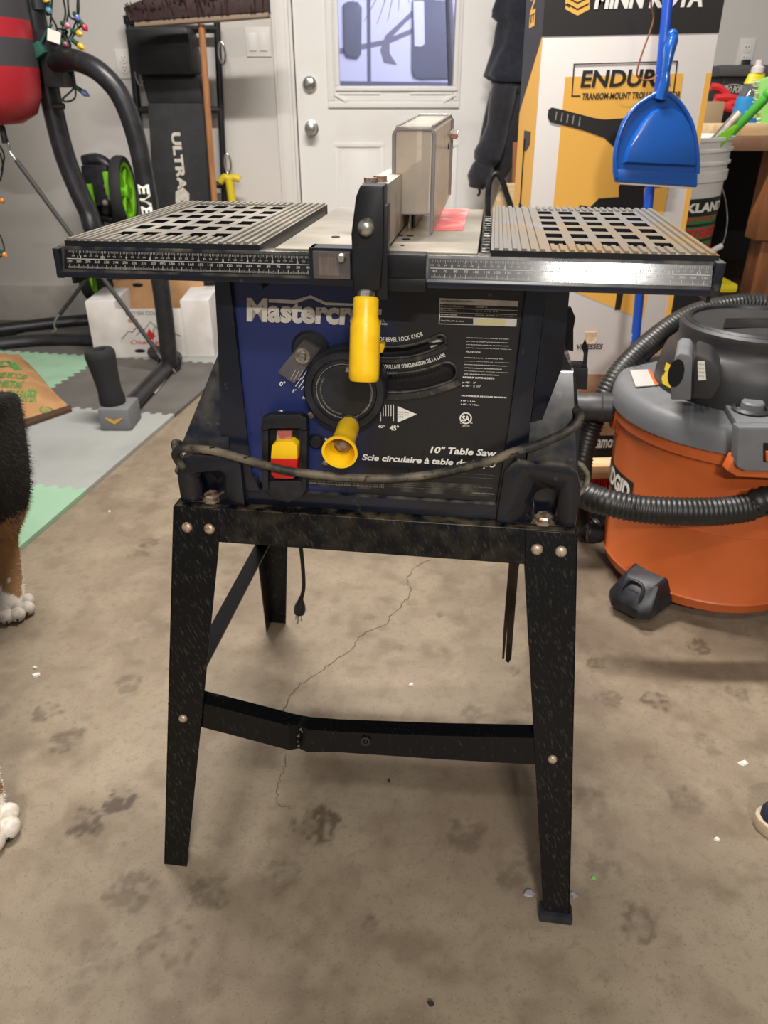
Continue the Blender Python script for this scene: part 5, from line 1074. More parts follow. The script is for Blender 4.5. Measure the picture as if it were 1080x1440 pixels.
# pine offcut and green/white brush
A = [bk(*q, 2.80) for q in ((988, 178), (1050, 163), (1068, 178), (1066, 186), (1000, 203))]; zb = BZ
b = MB(); x0 = bk(985, 190, 2.75).x; K = Matrix.Translation((1.22, 2.80, BZ)) @ Matrix.Rotation(.18, 4, 'Z'); b.box((-.17, -.08, 0), (.12, .07, .035), M=K, bev=.003); tag(b.build('pine_offcut', M['pine'], loc=(1.22, 2.8, BZ)), 'pale pine board offcut lying on the left end of the bench', 'wood')
b = MB(); c = bk(1010, 140, 3.0); b.box((c.x-.05, 2.98, BZ), (c.x+.02, 3.04, BZ+.1), bev=.004); tag(b.build('wood_block', pm('grey_wood', '#9c8668', .7), loc=(c.x, 3.0, BZ)), 'small upright wood block on the bench beside the carton edge', 'wood')
t = thing('scrub_brush', bk(1076, 150, 2.78), 'green and white scrub brush standing on the bench at the right edge', 'brush'); b = MB(); A = [bk(*q, 2.78) for q in ((1070, 112), (1110, 100), (1110, 190), (1076, 192), (1068, 150))]; b.prism(A, [v+Vector((0, .04, 0)) for v in A], .006); b.build('brush_back', pm('pale_green_plastic', '#8fce6e', .45), t)
b = MB()
for k in range(40): 
    p = A[3].lerp(A[0], random.random())+Vector((0, .005+.03*random.random(), 0)); b.tube([p+Vector((.005, 0, 0)), p+Vector((-.018, 0, random.uniform(-.004, .004)))], .002, 5)
o = b.build('brush_bristles', pm('pale_bristle', '#d6dfb8', .6), t); o['kind'] = 'stuff'

# ------------------------------------------------------------------ hanging jacket and chair behind the carton
def loft(b, secs, n=36, amp=.006, fr=7, ph=0):
    rings = []
    for k, (c, rx, ry) in enumerate(secs):
        c = Vector(c); rings.append(b.verts([c+Vector((rx*math.cos(a)*(1+amp/max(rx, .01)*math.sin(fr*a+ph+k*.35)), ry*math.sin(a)*(1+amp/max(ry, .01)*math.sin(fr*a+ph+1+k*.3)), .006*math.sin(3*a+k))) for a in np.linspace(0, 2*PI, n, endpoint=False)]))
    for i in range(len(rings)-1):
        for k in range(n): b.face([rings[i][k], rings[i][(k+1) % n], rings[i+1][(k+1) % n], rings[i+1][k]])
    b.face(rings[0][::-1]); b.face(rings[-1])
JY = 3.80
def jx(px, py): return bk(px, py, JY)
jk = thing('hooded_sweatshirt', (jx(735, 60).x, JY, 1.0), 'dark navy and black hooded sweatshirt hanging beside the door behind the carton', 'sweatshirt')
def jsec(y, l, r, d=.07):
    A, B = jx(l, y), jx(r, y); return ((A+B)/2, (B.x-A.x)/2, d)
b = MB(); loft(b, [jsec(-40, 706, 800), jsec(-10, 702, 800, .085), jsec(12, 694, 800, .095), jsec(24, 694, 800, .09), jsec(33, 702, 800, .075), jsec(45, 699, 800, .085), jsec(58, 697, 800, .085), jsec(70, 694, 800, .08), jsec(80, 690, 800, .08), jsec(95, 685, 800, .085), jsec(107, 681, 800, .09), jsec(114, 688, 800, .088)], amp=.010, fr=6); b.build('body', M['clothnavy'], jk, angle=80)
b = MB(); loft(b, [jsec(100, 690, 790, .07), jsec(118, 692, 790, .072), jsec(128, 697, 790, .072), jsec(140, 708, 790, .07), jsec(148, 722, 790, .06), jsec(153, 735, 790, .05)], amp=.008, fr=5); b.build('lower_hem', M['cloth'], jk, angle=80)
def jsl(y, l, r, d=.055): return jsec(y, l, r, d)
b = MB(); q = [((706, 120), .055), ((701, 150), .052), ((697, 175), .054), ((690, 200), .058), ((682, 218), .060), ((679, 229), .050), ((676, 236), .054), ((671, 250), .055), ((668, 258), .043), ((667, 262), .035)]
P = [jx(*p)+Vector((0, -.08, 0)) for p, r in q]; b.tube(spline(P, 4), list(np.interp(np.linspace(0, len(q)-1, (len(q)-1)*4+1), range(len(q)), [r*(1+.09*math.sin(i*2.1)) for i, (p, r) in enumerate(q)])), 20); b.build('sleeve', M['cloth'], jk, angle=80)
b = MB(); P = [jx(*p)+Vector((0, -.02, 0)) for p in ((745, 150), (728, 175), (712, 205), (700, 232), (696, 246))]; b.tube(spline(P, 5), list(np.linspace(.10, .05, 21)), 18); b.build('sleeve', M['cloth'], jk, angle=80)
b = MB(); P = [jx(*p)+Vector((0, -.02, 0)) for p in ((697, 130), (688, 170), (681, 205))]; b.tube(spline(P, 4), [.03]*9, 12); b.build('side_panel', M['cloth'], jk, angle=80)
b = MB(); p = jx(671, 262)+Vector((0, -.08, 0)); b.tube([p, p+Vector((.005, 0, -.02)), p+Vector((-.004, 0, -.035))], .006, 8); b.build('drawcord', M['black'], jk)
ch = thing('folding_chair', (.63, 3.3, 0), 'folded chair of black bent tube and pale wood behind the tall carton', 'chair')
b = MB(); b.tube(spline([bk(*q, 3.3) for q in ((660, 560), (680, 420), (686, 330), (686, 275), (690, 252), (698, 244), (706, 254), (713, 275), (720, 300), (735, 400), (745, 560))], 8), .012, 12); b.build('frame_tube', M['black'], ch)
A = [bk(*q, 3.34) for q in ((690, 300), (706, 258), (745, 258), (745, 420), (680, 420))]; b = MB(); b.prism(A, [v+Vector((0, .025, 0)) for v in A], .004); b.build('wood_panel', M['pine'], ch)
A = [bk(*q, 3.40) for q in ((722, 200), (770, 200), (770, 420), (716, 420))]; b = MB(); b.prism(A, [v+Vector((0, .02, 0)) for v in A], .004); b.build('back_board', M['bench'], ch)

# ------------------------------------------------------------------ foam mats
C0 = Vector((-.769, 2.526)); mu_ = Vector((.238, 1.297)).normalized(); mv_ = Vector((-mu_.y, mu_.x)); TS = .605
def tile(i, j, m, lab):
    b = MB(); n = 13
    def edge(a, c, plain=False):
        nn = Vector((-(c-a).y, (c-a).x)).normalized(); out = []
        for k in range(n*2):
            o_ = 0 if plain else (.008 if k % 2 else -.008)
            out += [a.lerp(c, (k+.12)/(n*2))+nn*o_, a.lerp(c, (k+.88)/(n*2))+nn*o_]
        return [a]+out
    o = C0+mu_*(i*TS)+mv_*(j*TS); q = [o, o+mu_*TS, o+mu_*TS+mv_*TS, o+mv_*TS]
    pts = edge(q[0], q[1], j == 0)+edge(q[1], q[2])+[q[2]]+edge(q[3], q[2])[:0:-1]+[q[3]]+edge(q[0], q[3])[:0:-1]
    h = .0135; b.prism([(p.x, p.y, .001) for p in pts], [(p.x, p.y, h) for p in pts]); c = (q[0]+q[2])/2
    tag(b.build('foam_mat_tile', m, loc=(c.x, c.y, 0), smooth=False), lab, 'floor mat', 'interlocking foam floor tiles')
tile(-2, 0, M['matmint'], 'mint green foam tile nearest the camera beside the dog')
tile(-1, 0, M['matlight'], 'light grey foam tile under the black foam grip of the bag stand')
tile(0, 0, M['matgrey'], 'dark grey foam tile in front of the white fruit carton')
tile(1, 0, M['matlight'], 'light grey foam tile under the right end of the fruit carton')
tile(0, 1, M['matmint'], 'mint green foam tile behind the paper bag')
tile(-1, 1, M['matgrey'], 'dark grey foam tile under the paper bag at the left edge')
tile(1, 1, M['matgrey'], 'dark grey foam tile inside the curved base of the bag stand')
tile(-2, 1, M['matlight'], 'light grey foam tile mostly behind the dog')

# ------------------------------------------------------------------ boxing bag and stand
hbX, hbY = -1.43, 3.0
hb2 = thing('punching_bag', (hbX, hbY, .93), 'red and black heavy punching bag hanging at the left edge', 'punching bag')
zz = [bk(48, y, 3.0).z for y in (95, 55, 28)]
b = MB(); b.lathe([(0, .935), (.12, .945), (.175, .975), (.2, 1.03), (.208, 1.1), (.21, zz[0]), (.211, zz[1]), (.212, zz[2]), (.212, 1.9)], Matrix.Translation((hbX, hbY, 0)), 48, mats=[0, 0, 0, 0, 0, 1, 0, 1]); b.build('bag_body', [M['bagred'], M['bagblack']], hb2)
bb = bk(3, 180, 3.0); b = MB(); b.tube([bb+Vector((-.03, 0, .03)), bb, bb+Vector((0, 0, -.05))], .012, 8); b.build('bottom_strap', M['black'], hb2)
b = MB()
for k in range(4): b.tube([(hbX+.17*math.cos(k*PI/2+.7), hbY+.17*math.sin(k*PI/2+.7), 1.89), (hbX, hbY, 2.25)], .006, 6)
b.build('hanging_chain', M['zinc'], hb2)
bs = thing('bag_stand', (-.92, 2.95, 0), 'black tubular boxing bag stand with a curved arm over the foam mats', 'exercise stand')
M['tube'] = pm('satin_black_tube', '#1d1d1f', .38, c2='#27272a', nscale=20)
b = MB(); pp_ = [bk(*q, 3.18) for q in ((40, -60), (46, 0), (54, 50), (64, 100), (76, 160), (90, 215), (106, 258), (124, 298), (138, 330))]+[Vector((-1.12, 3.40, .49)), Vector((-1.13, 3.545, .36)), Vector((-1.13, 3.555, .02))]
b.tube(spline(pp_, 6), .046, 14, flat=.8); b.build('main_post', M['tube'], bs)
b = MB(); b.tube([Vector((pp_[0].x, 3.18, 1.3)), Vector((pp_[0].x-.0, 3.18, 2.2))], .045, 12); b.tube(spline([Vector((pp_[0].x, 3.18, 2.2)), Vector((-1.26, 3.12, 2.3)), Vector((hbX, hbY, 2.27))], 6), .04, 12); b.build('top_arm', M['tube'], bs)
b = MB(); aa = [Vector((-1.21, 3.12, 1.125)), Vector((-1.13, 3.06, 1.143)), Vector((-1.06, 3.02, 1.135)), Vector((-.99, 3.0, 1.10)), Vector((-.935, 3.0, 1.03)), Vector((-.903, 3.0, .91)), Vector((-.891, 3.0, .742)), Vector((-.889, 3.0, .5)), Vector((-.891, 3.0, .25)), Vector((-.9, 3.0, .05))]
b.tube(spline(aa, 8), .035, 18); arch = b.build('curved_arm', M['tube'], bs)
PE = Plane((-.889, 2.9575, 0), (1, 0, 0), (0, 0, 1)); b = MB(); z1 = bk(205, 260, 2.957).z
b.text(PE, 'EVERLAST', rect=(-.024, z1-.30, .020, z1), bold=.04, rot=-90, h=.001)
for v in b.bm.verts: u = v.co.x+.889; v.co.y = 3.0-math.sqrt(max(0.0388**2-u*u, 1e-6))
b.build('arm_lettering', M['white'], arch)
b = MB(); b.box((-1.225, 3.07, 1.06), (-1.155, 3.2, 1.235), bev=.006); b.cyl((-1.23, 3.13, 1.0), (-1.19, 3.13, 1.0), .01, 8); b.build('bracket', M['tube'], bs)
b = MB(); b.tube([(-.905, 3.12, .045), (-.93, 2.45, .045)], .030, 16); fb = b.build('foot_bar', M['tube'], bs)
b = MB(); b.lathe([(.044, -.012), (.05, 0), (.044, .012)], rotto((0, 1, 0), (-.908, 3.03, .05)), 20); b.build('foot_collar', M['tube'], bs)
b = MB(); b.box((-.985, 2.37, .0135), (-.875, 2.50, .095), bev=.014); ec = b.build('end_cap', M['footgrey'], bs)
PCp = Plane((-.93, 2.3695, .054), (1, 0, 0), (0, 0, 1)); b = MB(); b.pl(PCp, [(-.032, .010), (-.008, .004), (.0, -.004), (.008, .004), (.034, .010), (.016, -.004), (.0, -.014), (-.014, -.006)], 0, .001); b.build('emblem', M['gold'], ec)
b = MB(); b.lathe([(0, 0), (.042, 0), (.045, .01), (.04, .05), (.043, .10), (.05, .165), (.05, .18), (.044, .19), (.02, .19), (.018, .182), (0, .182)], Matrix.Translation((-.945, 2.43, .095)) @ Matrix.Rotation(-.08, 4, 'Y'), 28); b.build('foam_grip', M['foamgrip'], bs)
b = MB(); A = [fl(*q, .083) for q in ((220, 533), (234, 533), (220, 553), (201, 553))]; K = None; PQ = [(-.935, 2.66, .0745), (-.895, 2.66, .0745), (-.888, 2.84, .0745), (-.928, 2.84, .0745)]
A = [fl(*q, .02) for q in ((219, 533), (234, 533), (219, 553), (201, 553))]; b.prism(A, [p+Vector((0, 0, .0008)) for p in A]); b.build('warning_label', M['cardwhite'], fb)
# curved base loop
lp = [fl(*q, .03) for q in ((-60, 520), (0, 495), (40, 486), (80, 484), (130, 488), (165, 480))]; lp += [Vector((-1.13, 3.62, .03))]+[fl(*q, .03) for q in ((120, 444), (85, 445), (45, 456), (0, 474), (-60, 505))]
b = MB(); b.tube(spline([Vector((-2.3, 3.30, .03)), Vector((-2.0, 3.26, .03)), Vector((-1.78, 3.36, .03)), Vector((-1.6, 3.42, .03)), Vector((-1.4, 3.42, .03)), Vector((-1.15, 3.36, .03)), Vector((-1.0, 3.2, .035)), Vector((-.91, 3.1, .045))], 8), .034, 12); b.build('base_tube', M['tube'], bs)
b = MB(); b.tube(spline([Vector((-2.3, 3.42, .03)), Vector((-2.0, 3.55, .03)), Vector((-1.8, 3.66, .03)), Vector((-1.6, 3.76, .03)), Vector((-1.4, 3.8, .03)), Vector((-1.2, 3.74, .03)), Vector((-1.08, 3.5, .03)), Vector((-1.05, 3.3, .03))], 8), .034, 12); b.build('base_tube', M['tube'], bs)
# tension cords
def bungee(p, q, lab):
    t = thing('tension_cord', q, lab, 'cord', 'elastic cords of the bag stand'); p, q = Vector(p), Vector(q); d = (q-p).normalized()
    MB().tube([p+d*.05, q-d*.08], .009, 10).build('elastic_cord', pm('dark_grey_cord', '#3c3a39', .6), t)
    b = MB(); b.tube(spline([q-d*.09, q-d*.04, q+Vector((.015, 0, -.005)), q+Vector((.02, 0, -.02)), q+Vector((0, 0, -.03))], 5), .0055, 8); b.build('hook', M['chrome'], t)
    b = MB(); b.tube(spline([p+d*.06, p+d*.02, p+Vector((.01, 0, .01)), p+Vector((-.008, 0, .02))], 5), .0045, 8); b.build('hook', M['chrome'], t)
bungee(bb+Vector((0, 0, -.06)), bk(238, 518, 2.98), 'dark elastic cord from the punching bag down to the stand foot bar')
bungee(bk(135, 375, 3.35), bk(72, 458, 3.40)+Vector((0, 0, .0)), 'shorter elastic cord hooked to the curved base near the wall')

# ------------------------------------------------------------------ push cart with green wheels
gc = thing('golf_push_cart', (-1.2, 3.74, 0), 'folded black push cart with lime green wheel rims behind the bag stand', 'push cart')
def wheel(c, r, tilt, name='wheel'):
    K = Matrix.Translation(c) @ Matrix.Rotation(tilt, 4, 'Z') @ Matrix.Rotation(PI/2, 4, 'X')
    b = MB(); b.lathe([(r*.84, -.022), (r*.96, -.024), (r, -.012), (r, .012), (r*.96, .024), (r*.84, .022), (r*.84, -.022)], K, 40); o = b.build(name, M['tyre'], gc)
    b = MB(); b.lathe([(r*.72, -.018), (r*.85, -.02), (r*.85, .02), (r*.72, .018), (r*.72, -.018)], K, 40)
    for k in range(6):
        a = k*PI/3; b.box((r*.1, -.010, -.012), (r*.76, .010, .012), M=K @ Matrix.Rotation(a, 4, 'Z'))
    b.lathe([(0, .026), (r*.2, .026), (r*.2, -.026), (0, -.026)], K, 20); b.build('rim', M['lime'], o)
wheel(bk(174, 270, 3.73), .155, 1.62); wheel(bk(126, 376, 3.73), .155, 1.66); wheel(bk(246, 380, 3.66), .14, 1.45)
b = MB(); 
for pts, r in ((((118, 228), (140, 226), (155, 245), (150, 300)), .03), (((125, 250), (135, 300), (140, 380)), .035), (((150, 240), (165, 300), (180, 380), (190, 430)), .03), (((165, 320), (215, 350), (240, 385)), .025), (((125, 300), (160, 310), (200, 330)), .02)):
    b.tube(spline([bk(*q, 3.74) for q in pts], 5), r, 10)
c = bk(140, 245, 3.7); b.box((c.x-.07, 3.66, c.z-.13), (c.x+.05, 3.8, c.z+.04), bev=.015); c = bk(172, 385, 3.74); b.box((c.x-.12, 3.68, c.z-.12), (c.x+.12, 3.8, c.z+.12), bev=.02); b.tube([bk(190, 430, 3.74), Vector((bk(190, 430, 3.74).x, 3.74, .014))], .03, 8); b.build('frame', M['black'], gc)
b = MB(); 
for q, y in (((128, 275), 3.66), ((152, 258), 3.66)):
    c = bk(*q, y); b.box((c.x-.012, y-.02, c.z-.05), (c.x+.014, y+.02, c.z+.05), bev=.006)
b.build('green_clip', M['lime'], gc)
for k, (x, y) in enumerate(((148, 285), (155, 278), (150, 262))):
    c = bk(x, y, 3.655); MB().ball(c, .014).build('knob', M['greyprint'], gc)

# ------------------------------------------------------------------ fruit carton, paper bag
cx0, cx1, cy, ch_ = -1.29, -.765, 3.25, .245
fc = thing('fruit_carton', (-1.03, 3.36, .014), 'white fruit carton with a red maple leaf print standing on the mats', 'carton', rot=.05)
W0 = WM[fc.name]; z0 = .0142
M['boxwhite'] = pm('white_fruit_card', '#d8d3cd', .6, c2='#cbc5be', nscale=8)
b = MB(); hw_, hd2 = .26, .14
def fcb(a, c, bev=.002, MM=W0): b.box(a, c, M=MM, bev=bev)
fcb((-hw_, -hd2, 0), (hw_, hd2, .004)); fcb((-hw_, hd2-.005, 0), (hw_, hd2, .25)); fcb((-hw_, -hd2, 0), (-hw_+.005, hd2, .245)); fcb((hw_-.005, -hd2, 0), (hw_, hd2, .245)); fcb((-hw_, -hd2, 0), (hw_, -hd2+.005, .215))
fb_ = b.build('carton_body', [M['boxwhite']], fc)
b = MB(); b.box((-hw_-.004, -hd2-.004, .0), (-hw_+.12, hd2, .25), M=W0, bev=.002); b.build('end_sleeve', M['boxwhite'], fc)
b = MB(); b.box((hw_-.12, -hd2-.004, .0), (hw_+.004, hd2, .25), M=W0, bev=.002); b.build('end_sleeve', M['boxwhite'], fc)
b = MB(); b.box((-hw_+.05, hd2-.02, .0), (hw_-.06, hd2-.006, .285), M=W0, bev=.002); kl = b.build('kraft_back_flap', M['kraft'], fc)
PF = Plane(W0 @ Vector((0, -hd2-.0005, 0)), W0.to_3x3() @ Vector((1, 0, 0)), (0, 0, 1))
b = MB()
def oval(P, u, v, a, c, h=.001): b.pl(P, [(u+a*math.cos(t), v+c*math.sin(t)) for t in np.linspace(0, 2*PI, 20, endpoint=False)], 0, h)
oval(PF, -.065, .03, .024, .008); b.build('hand_hole', M['void'], fb_)
b = MB(); oval(PF, -.075, .165, .022, .009); oval(PF, .075, .165, .018, .009); b.build('kraft_hole', M['kraft'], fb_)
PK = Plane(W0 @ Vector((0, hd2-.0208, 0)), W0.to_3x3() @ Vector((1, 0, 0)), (0, 0, 1)); b = MB(); oval(PK, -.1, .262, .024, .009); b.build('hand_hole', M['void'], kl)
b = MB(); b.text(PF, 'BRITISH COLUMBIA', rect=(-.10, .188, .10, .204), bold=.02); b.text(PF, 'CHERRIES', rect=(.0, .018, .09, .034), bold=.01)
for l in ([(-.135, .085), (-.10, .12), (-.085, .115), (-.055, .145), (-.03, .125), (.0, .16), (.03, .13), (.05, .14), (.085, .115), (.125, .095)], [(-.07, .10), (-.045, .125), (-.02, .10)], [(.0, .11), (.02, .14), (.05, .11), (.07, .12), (.1, .10)]): b.tube([PF.pt(u, v, .001) for u, v in l], .0018, 5)
b.build('grey_print', M['greyprint'], fb_)
b = MB(); b.text(PF, 'Okanagan', rect=(-.10, .055, .06, .078), bold=.005, shear=.25); lf = [(0, .0), (.002, .014), (.016, .012), (.013, .02), (.028, .032), (.02, .036), (.023, .048), (.011, .046), (.008, .054), (0, .07)]
e = [(-.01+x*.9, .068+y*.9) for x, y in lf]+[(-.01-x*.9, .068+y*.9) for x, y in lf[::-1][1:]]; b.pl(PF, e[:-1], 0, .001); b.build('maple_leaf_print', M['red'], fb_)
# kraft lawn bag
pbg = thing('paper_bag', (-1.40, 2.78, .015), 'flat brown kraft paper bag with green recycling print on the mats', 'paper bag')
q = [fl(*e, .02) for e in ((-60, 505), (24, 494), (40, 510), (98, 573), (97, 577), (20, 602), (-60, 625))]
b = MB(); n = 14; m_ = 10
TL, TR, BR, BL = fl(-90, 505, .02), fl(26, 494, .03), fl(100, 572, .03), fl(-90, 630, .02)
g0 = {}
for i in range(n+1):
    for j in range(m_+1):
        p = TL.lerp(TR, i/n).lerp(BL.lerp(BR, i/n), j/m_); e_ = min(i, n-i)/n*2; f_ = min(j, m_-j)/m_*2; hgt = .018+.055*min(1, e_*2.2)*min(1, f_*2.5)+.006*math.sin(i*1.7+j*.9)*min(1, f_*3)
        g0[i, j] = (b.bm.verts.new((p.x, p.y, hgt)), b.bm.verts.new((p.x, p.y, .0145)))
for i in range(n):
    for j in range(m_):
        b.face([g0[i, j][0], g0[i+1, j][0], g0[i+1, j+1][0], g0[i, j+1][0]]); b.face([g0[i, j+1][1], g0[i+1, j+1][1], g0[i+1, j][1], g0[i, j][1]])
for i in range(n):
    for j in (0, m_): b.face([g0[i, j][0], g0[i+1, j][0], g0[i+1, j][1], g0[i, j][1]])
for j in range(m_):
    for i in (0, n): b.face([g0[i, j][0], g0[i, j+1][0], g0[i, j+1][1], g0[i, j][1]])
bgo = b.build('bag_body', pm('kraft_paper', '#b58a5c', .8, c2='#a87d50', nscale=10), pbg, angle=70)
M['greenprint'] = pm('green_print', '#4f8a3f', .7)
BGZ = .0775; PGB = Plane(fl(40, 560, BGZ), (1, .25, 0), (-.25, 1, 0))
def bag_h(b):
    me = bgo.data
    for v in b.bm.verts:
        d = TR-TL; # project on the bag sheet
        best = 0
        p = v.co; 
        # bilinear invert (few steps)
        s, t = .8, .5
        for _ in range(12):
            f = TL.lerp(TR, s).lerp(BL.lerp(BR, s), t)-p; du = (TR-TL).lerp(BR-BL, t); dv = BL.lerp(BR, s)-TL.lerp(TR, s)
            det = du.x*dv.y-du.y*dv.x; s -= (f.x*dv.y-f.y*dv.x)/det; t -= (du.x*f.y-du.y*f.x)/det
        i, j = s*n, t*m_; i0, j0 = max(0, min(n-1, int(i))), max(0, min(m_-1, int(j))); a, c = i-i0, j-j0
        def hh(ii, jj):
            e_ = min(ii, n-ii)/n*2; f_ = min(jj, m_-jj)/m_*2; return .018+.055*min(1, e_*2.2)*min(1, f_*2.5)+.006*math.sin(ii*1.7+jj*.9)*min(1, f_*3)
        h = (hh(i0, j0)*(1-a)+hh(i0+1, j0)*a)*(1-c)+(hh(i0, j0+1)*(1-a)+hh(i0+1, j0+1)*a)*c; v.co.z = h+.0025
b = MB(); b.px(PGB, [(0, 508), (18, 507), (18, 503), (30, 512), (19, 519), (18, 515), (0, 516)], 0, .001); b.text(PGB, '100% RECYCLED', px=(0, 524, 34, 530), bold=.02); b.text(PGB, 'YARD WASTE BAG', px=(-10, 536, 28, 544), bold=.03); b.text(PGB, 'LEAF PAPER', px=(10, 548, 48, 555), bold=.03)
subdiv(b); bag_h(b); b.build('bag_print', M['greenprint'], bgo)
for ex_, ey_ in ((62, 559), (72, 571)):
    b = MB(); b.tube([PGB.pt(PGB.uv(ex_, ey_)[0]+.022*math.cos(a), PGB.uv(ex_, ey_)[1]+.02*math.sin(a)) for a in np.linspace(0, 2*PI, 18, endpoint=False)], .003, 4, closed=True); b.px(PGB, [(ex_-4, ey_), (ex_, ey_-2), (ex_+4, ey_), (ex_, ey_+2)])
    subdiv(b); bag_h(b); b.build('round_print', M['greenprint'], bgo)
A = [fl(*e, .02) for e in ((18, 597), (100, 571), (101, 577), (22, 604))]; b = MB(); b.prism([Vector((p.x, p.y, .016)) for p in A], [Vector((p.x, p.y, .026)) for p in A]); b.build('bag_opening', pm('dark_bag_inside', '#4a3222', .9), pbg)

# ------------------------------------------------------------------ folded bench, push broom, string lights, hose handle
BYw = 3.78
ib = thing('exercise_bench', (-.93, BYw, 0), 'folded exercise bench with black padded headrest and charcoal backrest against the wall', 'exercise bench')
def bz(px, py, y=BYw): return bk(px, py, y)
b = MB(); A = [bz(*q) for q in ((183, 42), (268, 40), (272, 50), (280, 100), (276, 106), (200, 106), (194, 98))]; b.prism([p+Vector((0, .09, 0)) for p in A], [p+Vector((0, -.09, 0)) for p in A], .014); b.build('headrest', M['vinyl'], ib)
b = MB(); A = [bz(*q) for q in ((199, 104), (278, 104), (288, 146), (210, 147))]; b.prism([p+Vector((0, .09, 0)) for p in A], [p+Vector((0, -.02, 0)) for p in A], .01); b.build('neck_pad', M['vinyl'], ib)
b = MB(); A = [bz(*q) for q in ((210, 145), (287, 145), (303, 400), (225, 400))]; b.prism([p+Vector((0, .07, 0)) for p in A], [p+Vector((0, -.03, 0)) for p in A], .008); bkr = b.build('backrest', M['nylon'], ib)
PU = Plane((0, BYw-.0305, 0), (1, 0, 0), (0, 0, 1))
b = MB(); b.text(PU, 'ULTRA', px=(240, 186, 263, 268), bold=.045, rot=-90, h=.001); b.px(PU, [(247, 270), (256, 262), (266, 272), (266, 288), (256, 281), (250, 292), (247, 284)], 0, .001); b.text(PU, 'FIT', px=(248, 285, 266, 340), bold=.05, rot=-90, h=.001); b.build('lettering', M['silverprint'], bkr)
b = MB(); b.tube([bz(181, 25, 3.86), bz(193, 150, 3.86), bz(208, 400, 3.86)], .017, 10); b.tube([bz(305, 28, 3.86), bz(316, 285, 3.86), bz(320, 400, 3.86)], .015, 10)
for y in (41, 155, 260): b.tube([bz(186+(y-41)*.06, y, 3.86), bz(306+(y-41)*.045, y, 3.86)], .016, 8)
b.box((bz(181, 25, 3.86).x-.02, 3.84, bz(181, 35, 3.86).z), (bz(181, 25, 3.86).x+.03, 3.89, bz(181, 22, 3.86).z), bev=.005)
zf = bz(208, 400, 3.86); b.tube([zf, Vector((zf.x, 3.86, .0))], .017, 8); zf = bz(320, 400, 3.86); b.tube([zf, Vector((zf.x, 3.86, .0))], .015, 8); b.build('frame', M['tube'], ib)
for q in ((312, 75), (320, 230), (196, 105)):
    c = bz(*q, 3.84); b = MB(); b.tube([c+Vector((.016*math.cos(a), 0, .042*math.sin(a))) for a in np.linspace(0, 2*PI, 20, endpoint=False)], .005, 8, closed=True); b.build('ring', M['chrome'], ib)
pbm = thing('garage_broom', (-.8, 3.5, 0), 'wide dark bristle push broom with wooden handle stood upside down by the wall', 'broom')
PBm = 3.50
b = MB(); h0, h1 = bk(283, 34, PBm), bk(303, 300, PBm+.06); dd = (h1-h0); h2 = h0+dd*(h0.z/(h0.z-h1.z)); h2.z = 0; b.tube([h0, h2], .0135, 14); b.build('handle', M['wood'], pbm)
b = MB(); A = [bk(*q, PBm) for q in ((192, 31), (378, 17), (379, 25), (192, 39))]; b.prism([p+Vector((0, .035, 0)) for p in A], [p+Vector((0, -.035, 0)) for p in A], .005); b.build('broom_block', pm('grey_brown_wood', '#8d7a68', .7), pbm)
b = MB()
L0_, L1_ = bk(184, 31, PBm), bk(378, 18, PBm); U0, U1 = bk(176, 14, PBm), bk(378, -14, PBm)
A = [bk(*q, PBm) for q in ((190, 32), (378, 18), (378, -14), (210, -2), (177, 12), (180, 18))]; b.prism([p+Vector((0, .04, 0)) for p in A], [p+Vector((0, -.04, 0)) for p in A], .006)
for k in range(420):
    t = random.random(); p = L0_.lerp(L1_, t)+Vector((0, random.uniform(-.045, .045), 0)); q = U0.lerp(U1, t+random.uniform(-.01, .01))+Vector((0, random.uniform(-.06, .06), random.uniform(-.012, .02))); b.tube([p, q], [.004, .0025], 4)
o = b.build('bristles', pm('maroon_black_bristle', '#2e1c1c', .7, c2='#3c2624', nscale=50), pbm); o['kind'] = 'stuff'
b = MB(); c = bk(322, 251, 3.80); b.tube(spline([c+Vector((-.045, 0, -.015)), c+Vector((-.02, 0, .005)), c, c+Vector((.03, 0, .004)), c+Vector((.05, 0, -.006))], 5), .017, 10); b.tube([c, c+Vector((.008, 0, -.14)), c+Vector((.02, .0, -.5)), Vector((c.x+.03, 3.80, 0))], [.02, .02, .018, .018], 12)
tag(b.build('yellow_handled_tool', pm('yellow_tool_plastic', '#d9c02a', .5), loc=(c.x, 3.8, 0)), 'yellow T-handled tool standing by the wall right of the wooden broom handle', 'tool')
# string lights
slt = thing('string_lights', bk(75, 60, 3.1), 'tangled green string of coloured bulbs hanging on the bag stand', 'string lights')
M['wire'] = pm('dark_green_wire', '#1d2a24', .6); LYs = 3.08
runs = (((62, -30), (66, 10), (80, 40), (76, 60)), ((75, -30), (72, 20), (70, 60), (78, 75)), ((82, -30), (92, 15), (88, 40), (95, 60), (103, 80)), ((95, -30), (97, 20), (108, 30), (110, 50)), ((108, -30), (111, 12), (105, 35), (96, 55), (86, 60)), ((110, -20), (109, 20), (116, 33), (108, 42), (100, 56)), ((76, 58), (95, 45), (80, 40)), ((97, 15), (92, 45), (99, 62), (97, 75)), ((94, 55), (96, 75), (95, 95), (102, 110), (106, 125), (105, 138), (95, 143), (88, 140), (98, 130), (106, 122)),
        ((28, -20), (30, 15), (32, 32), (38, 50)), ((24, -20), (27, 20), (36, 38), (34, 55), (40, 62)), ((103, 75), (101, 100), (103, 112)))
for r in runs:
    b = MB(); b.tube(spline([bk(x, y, LYs+random.uniform(-.03, .03)) for x, y in r], 6), .0035, 6); b.build('wire', M['wire'], slt)
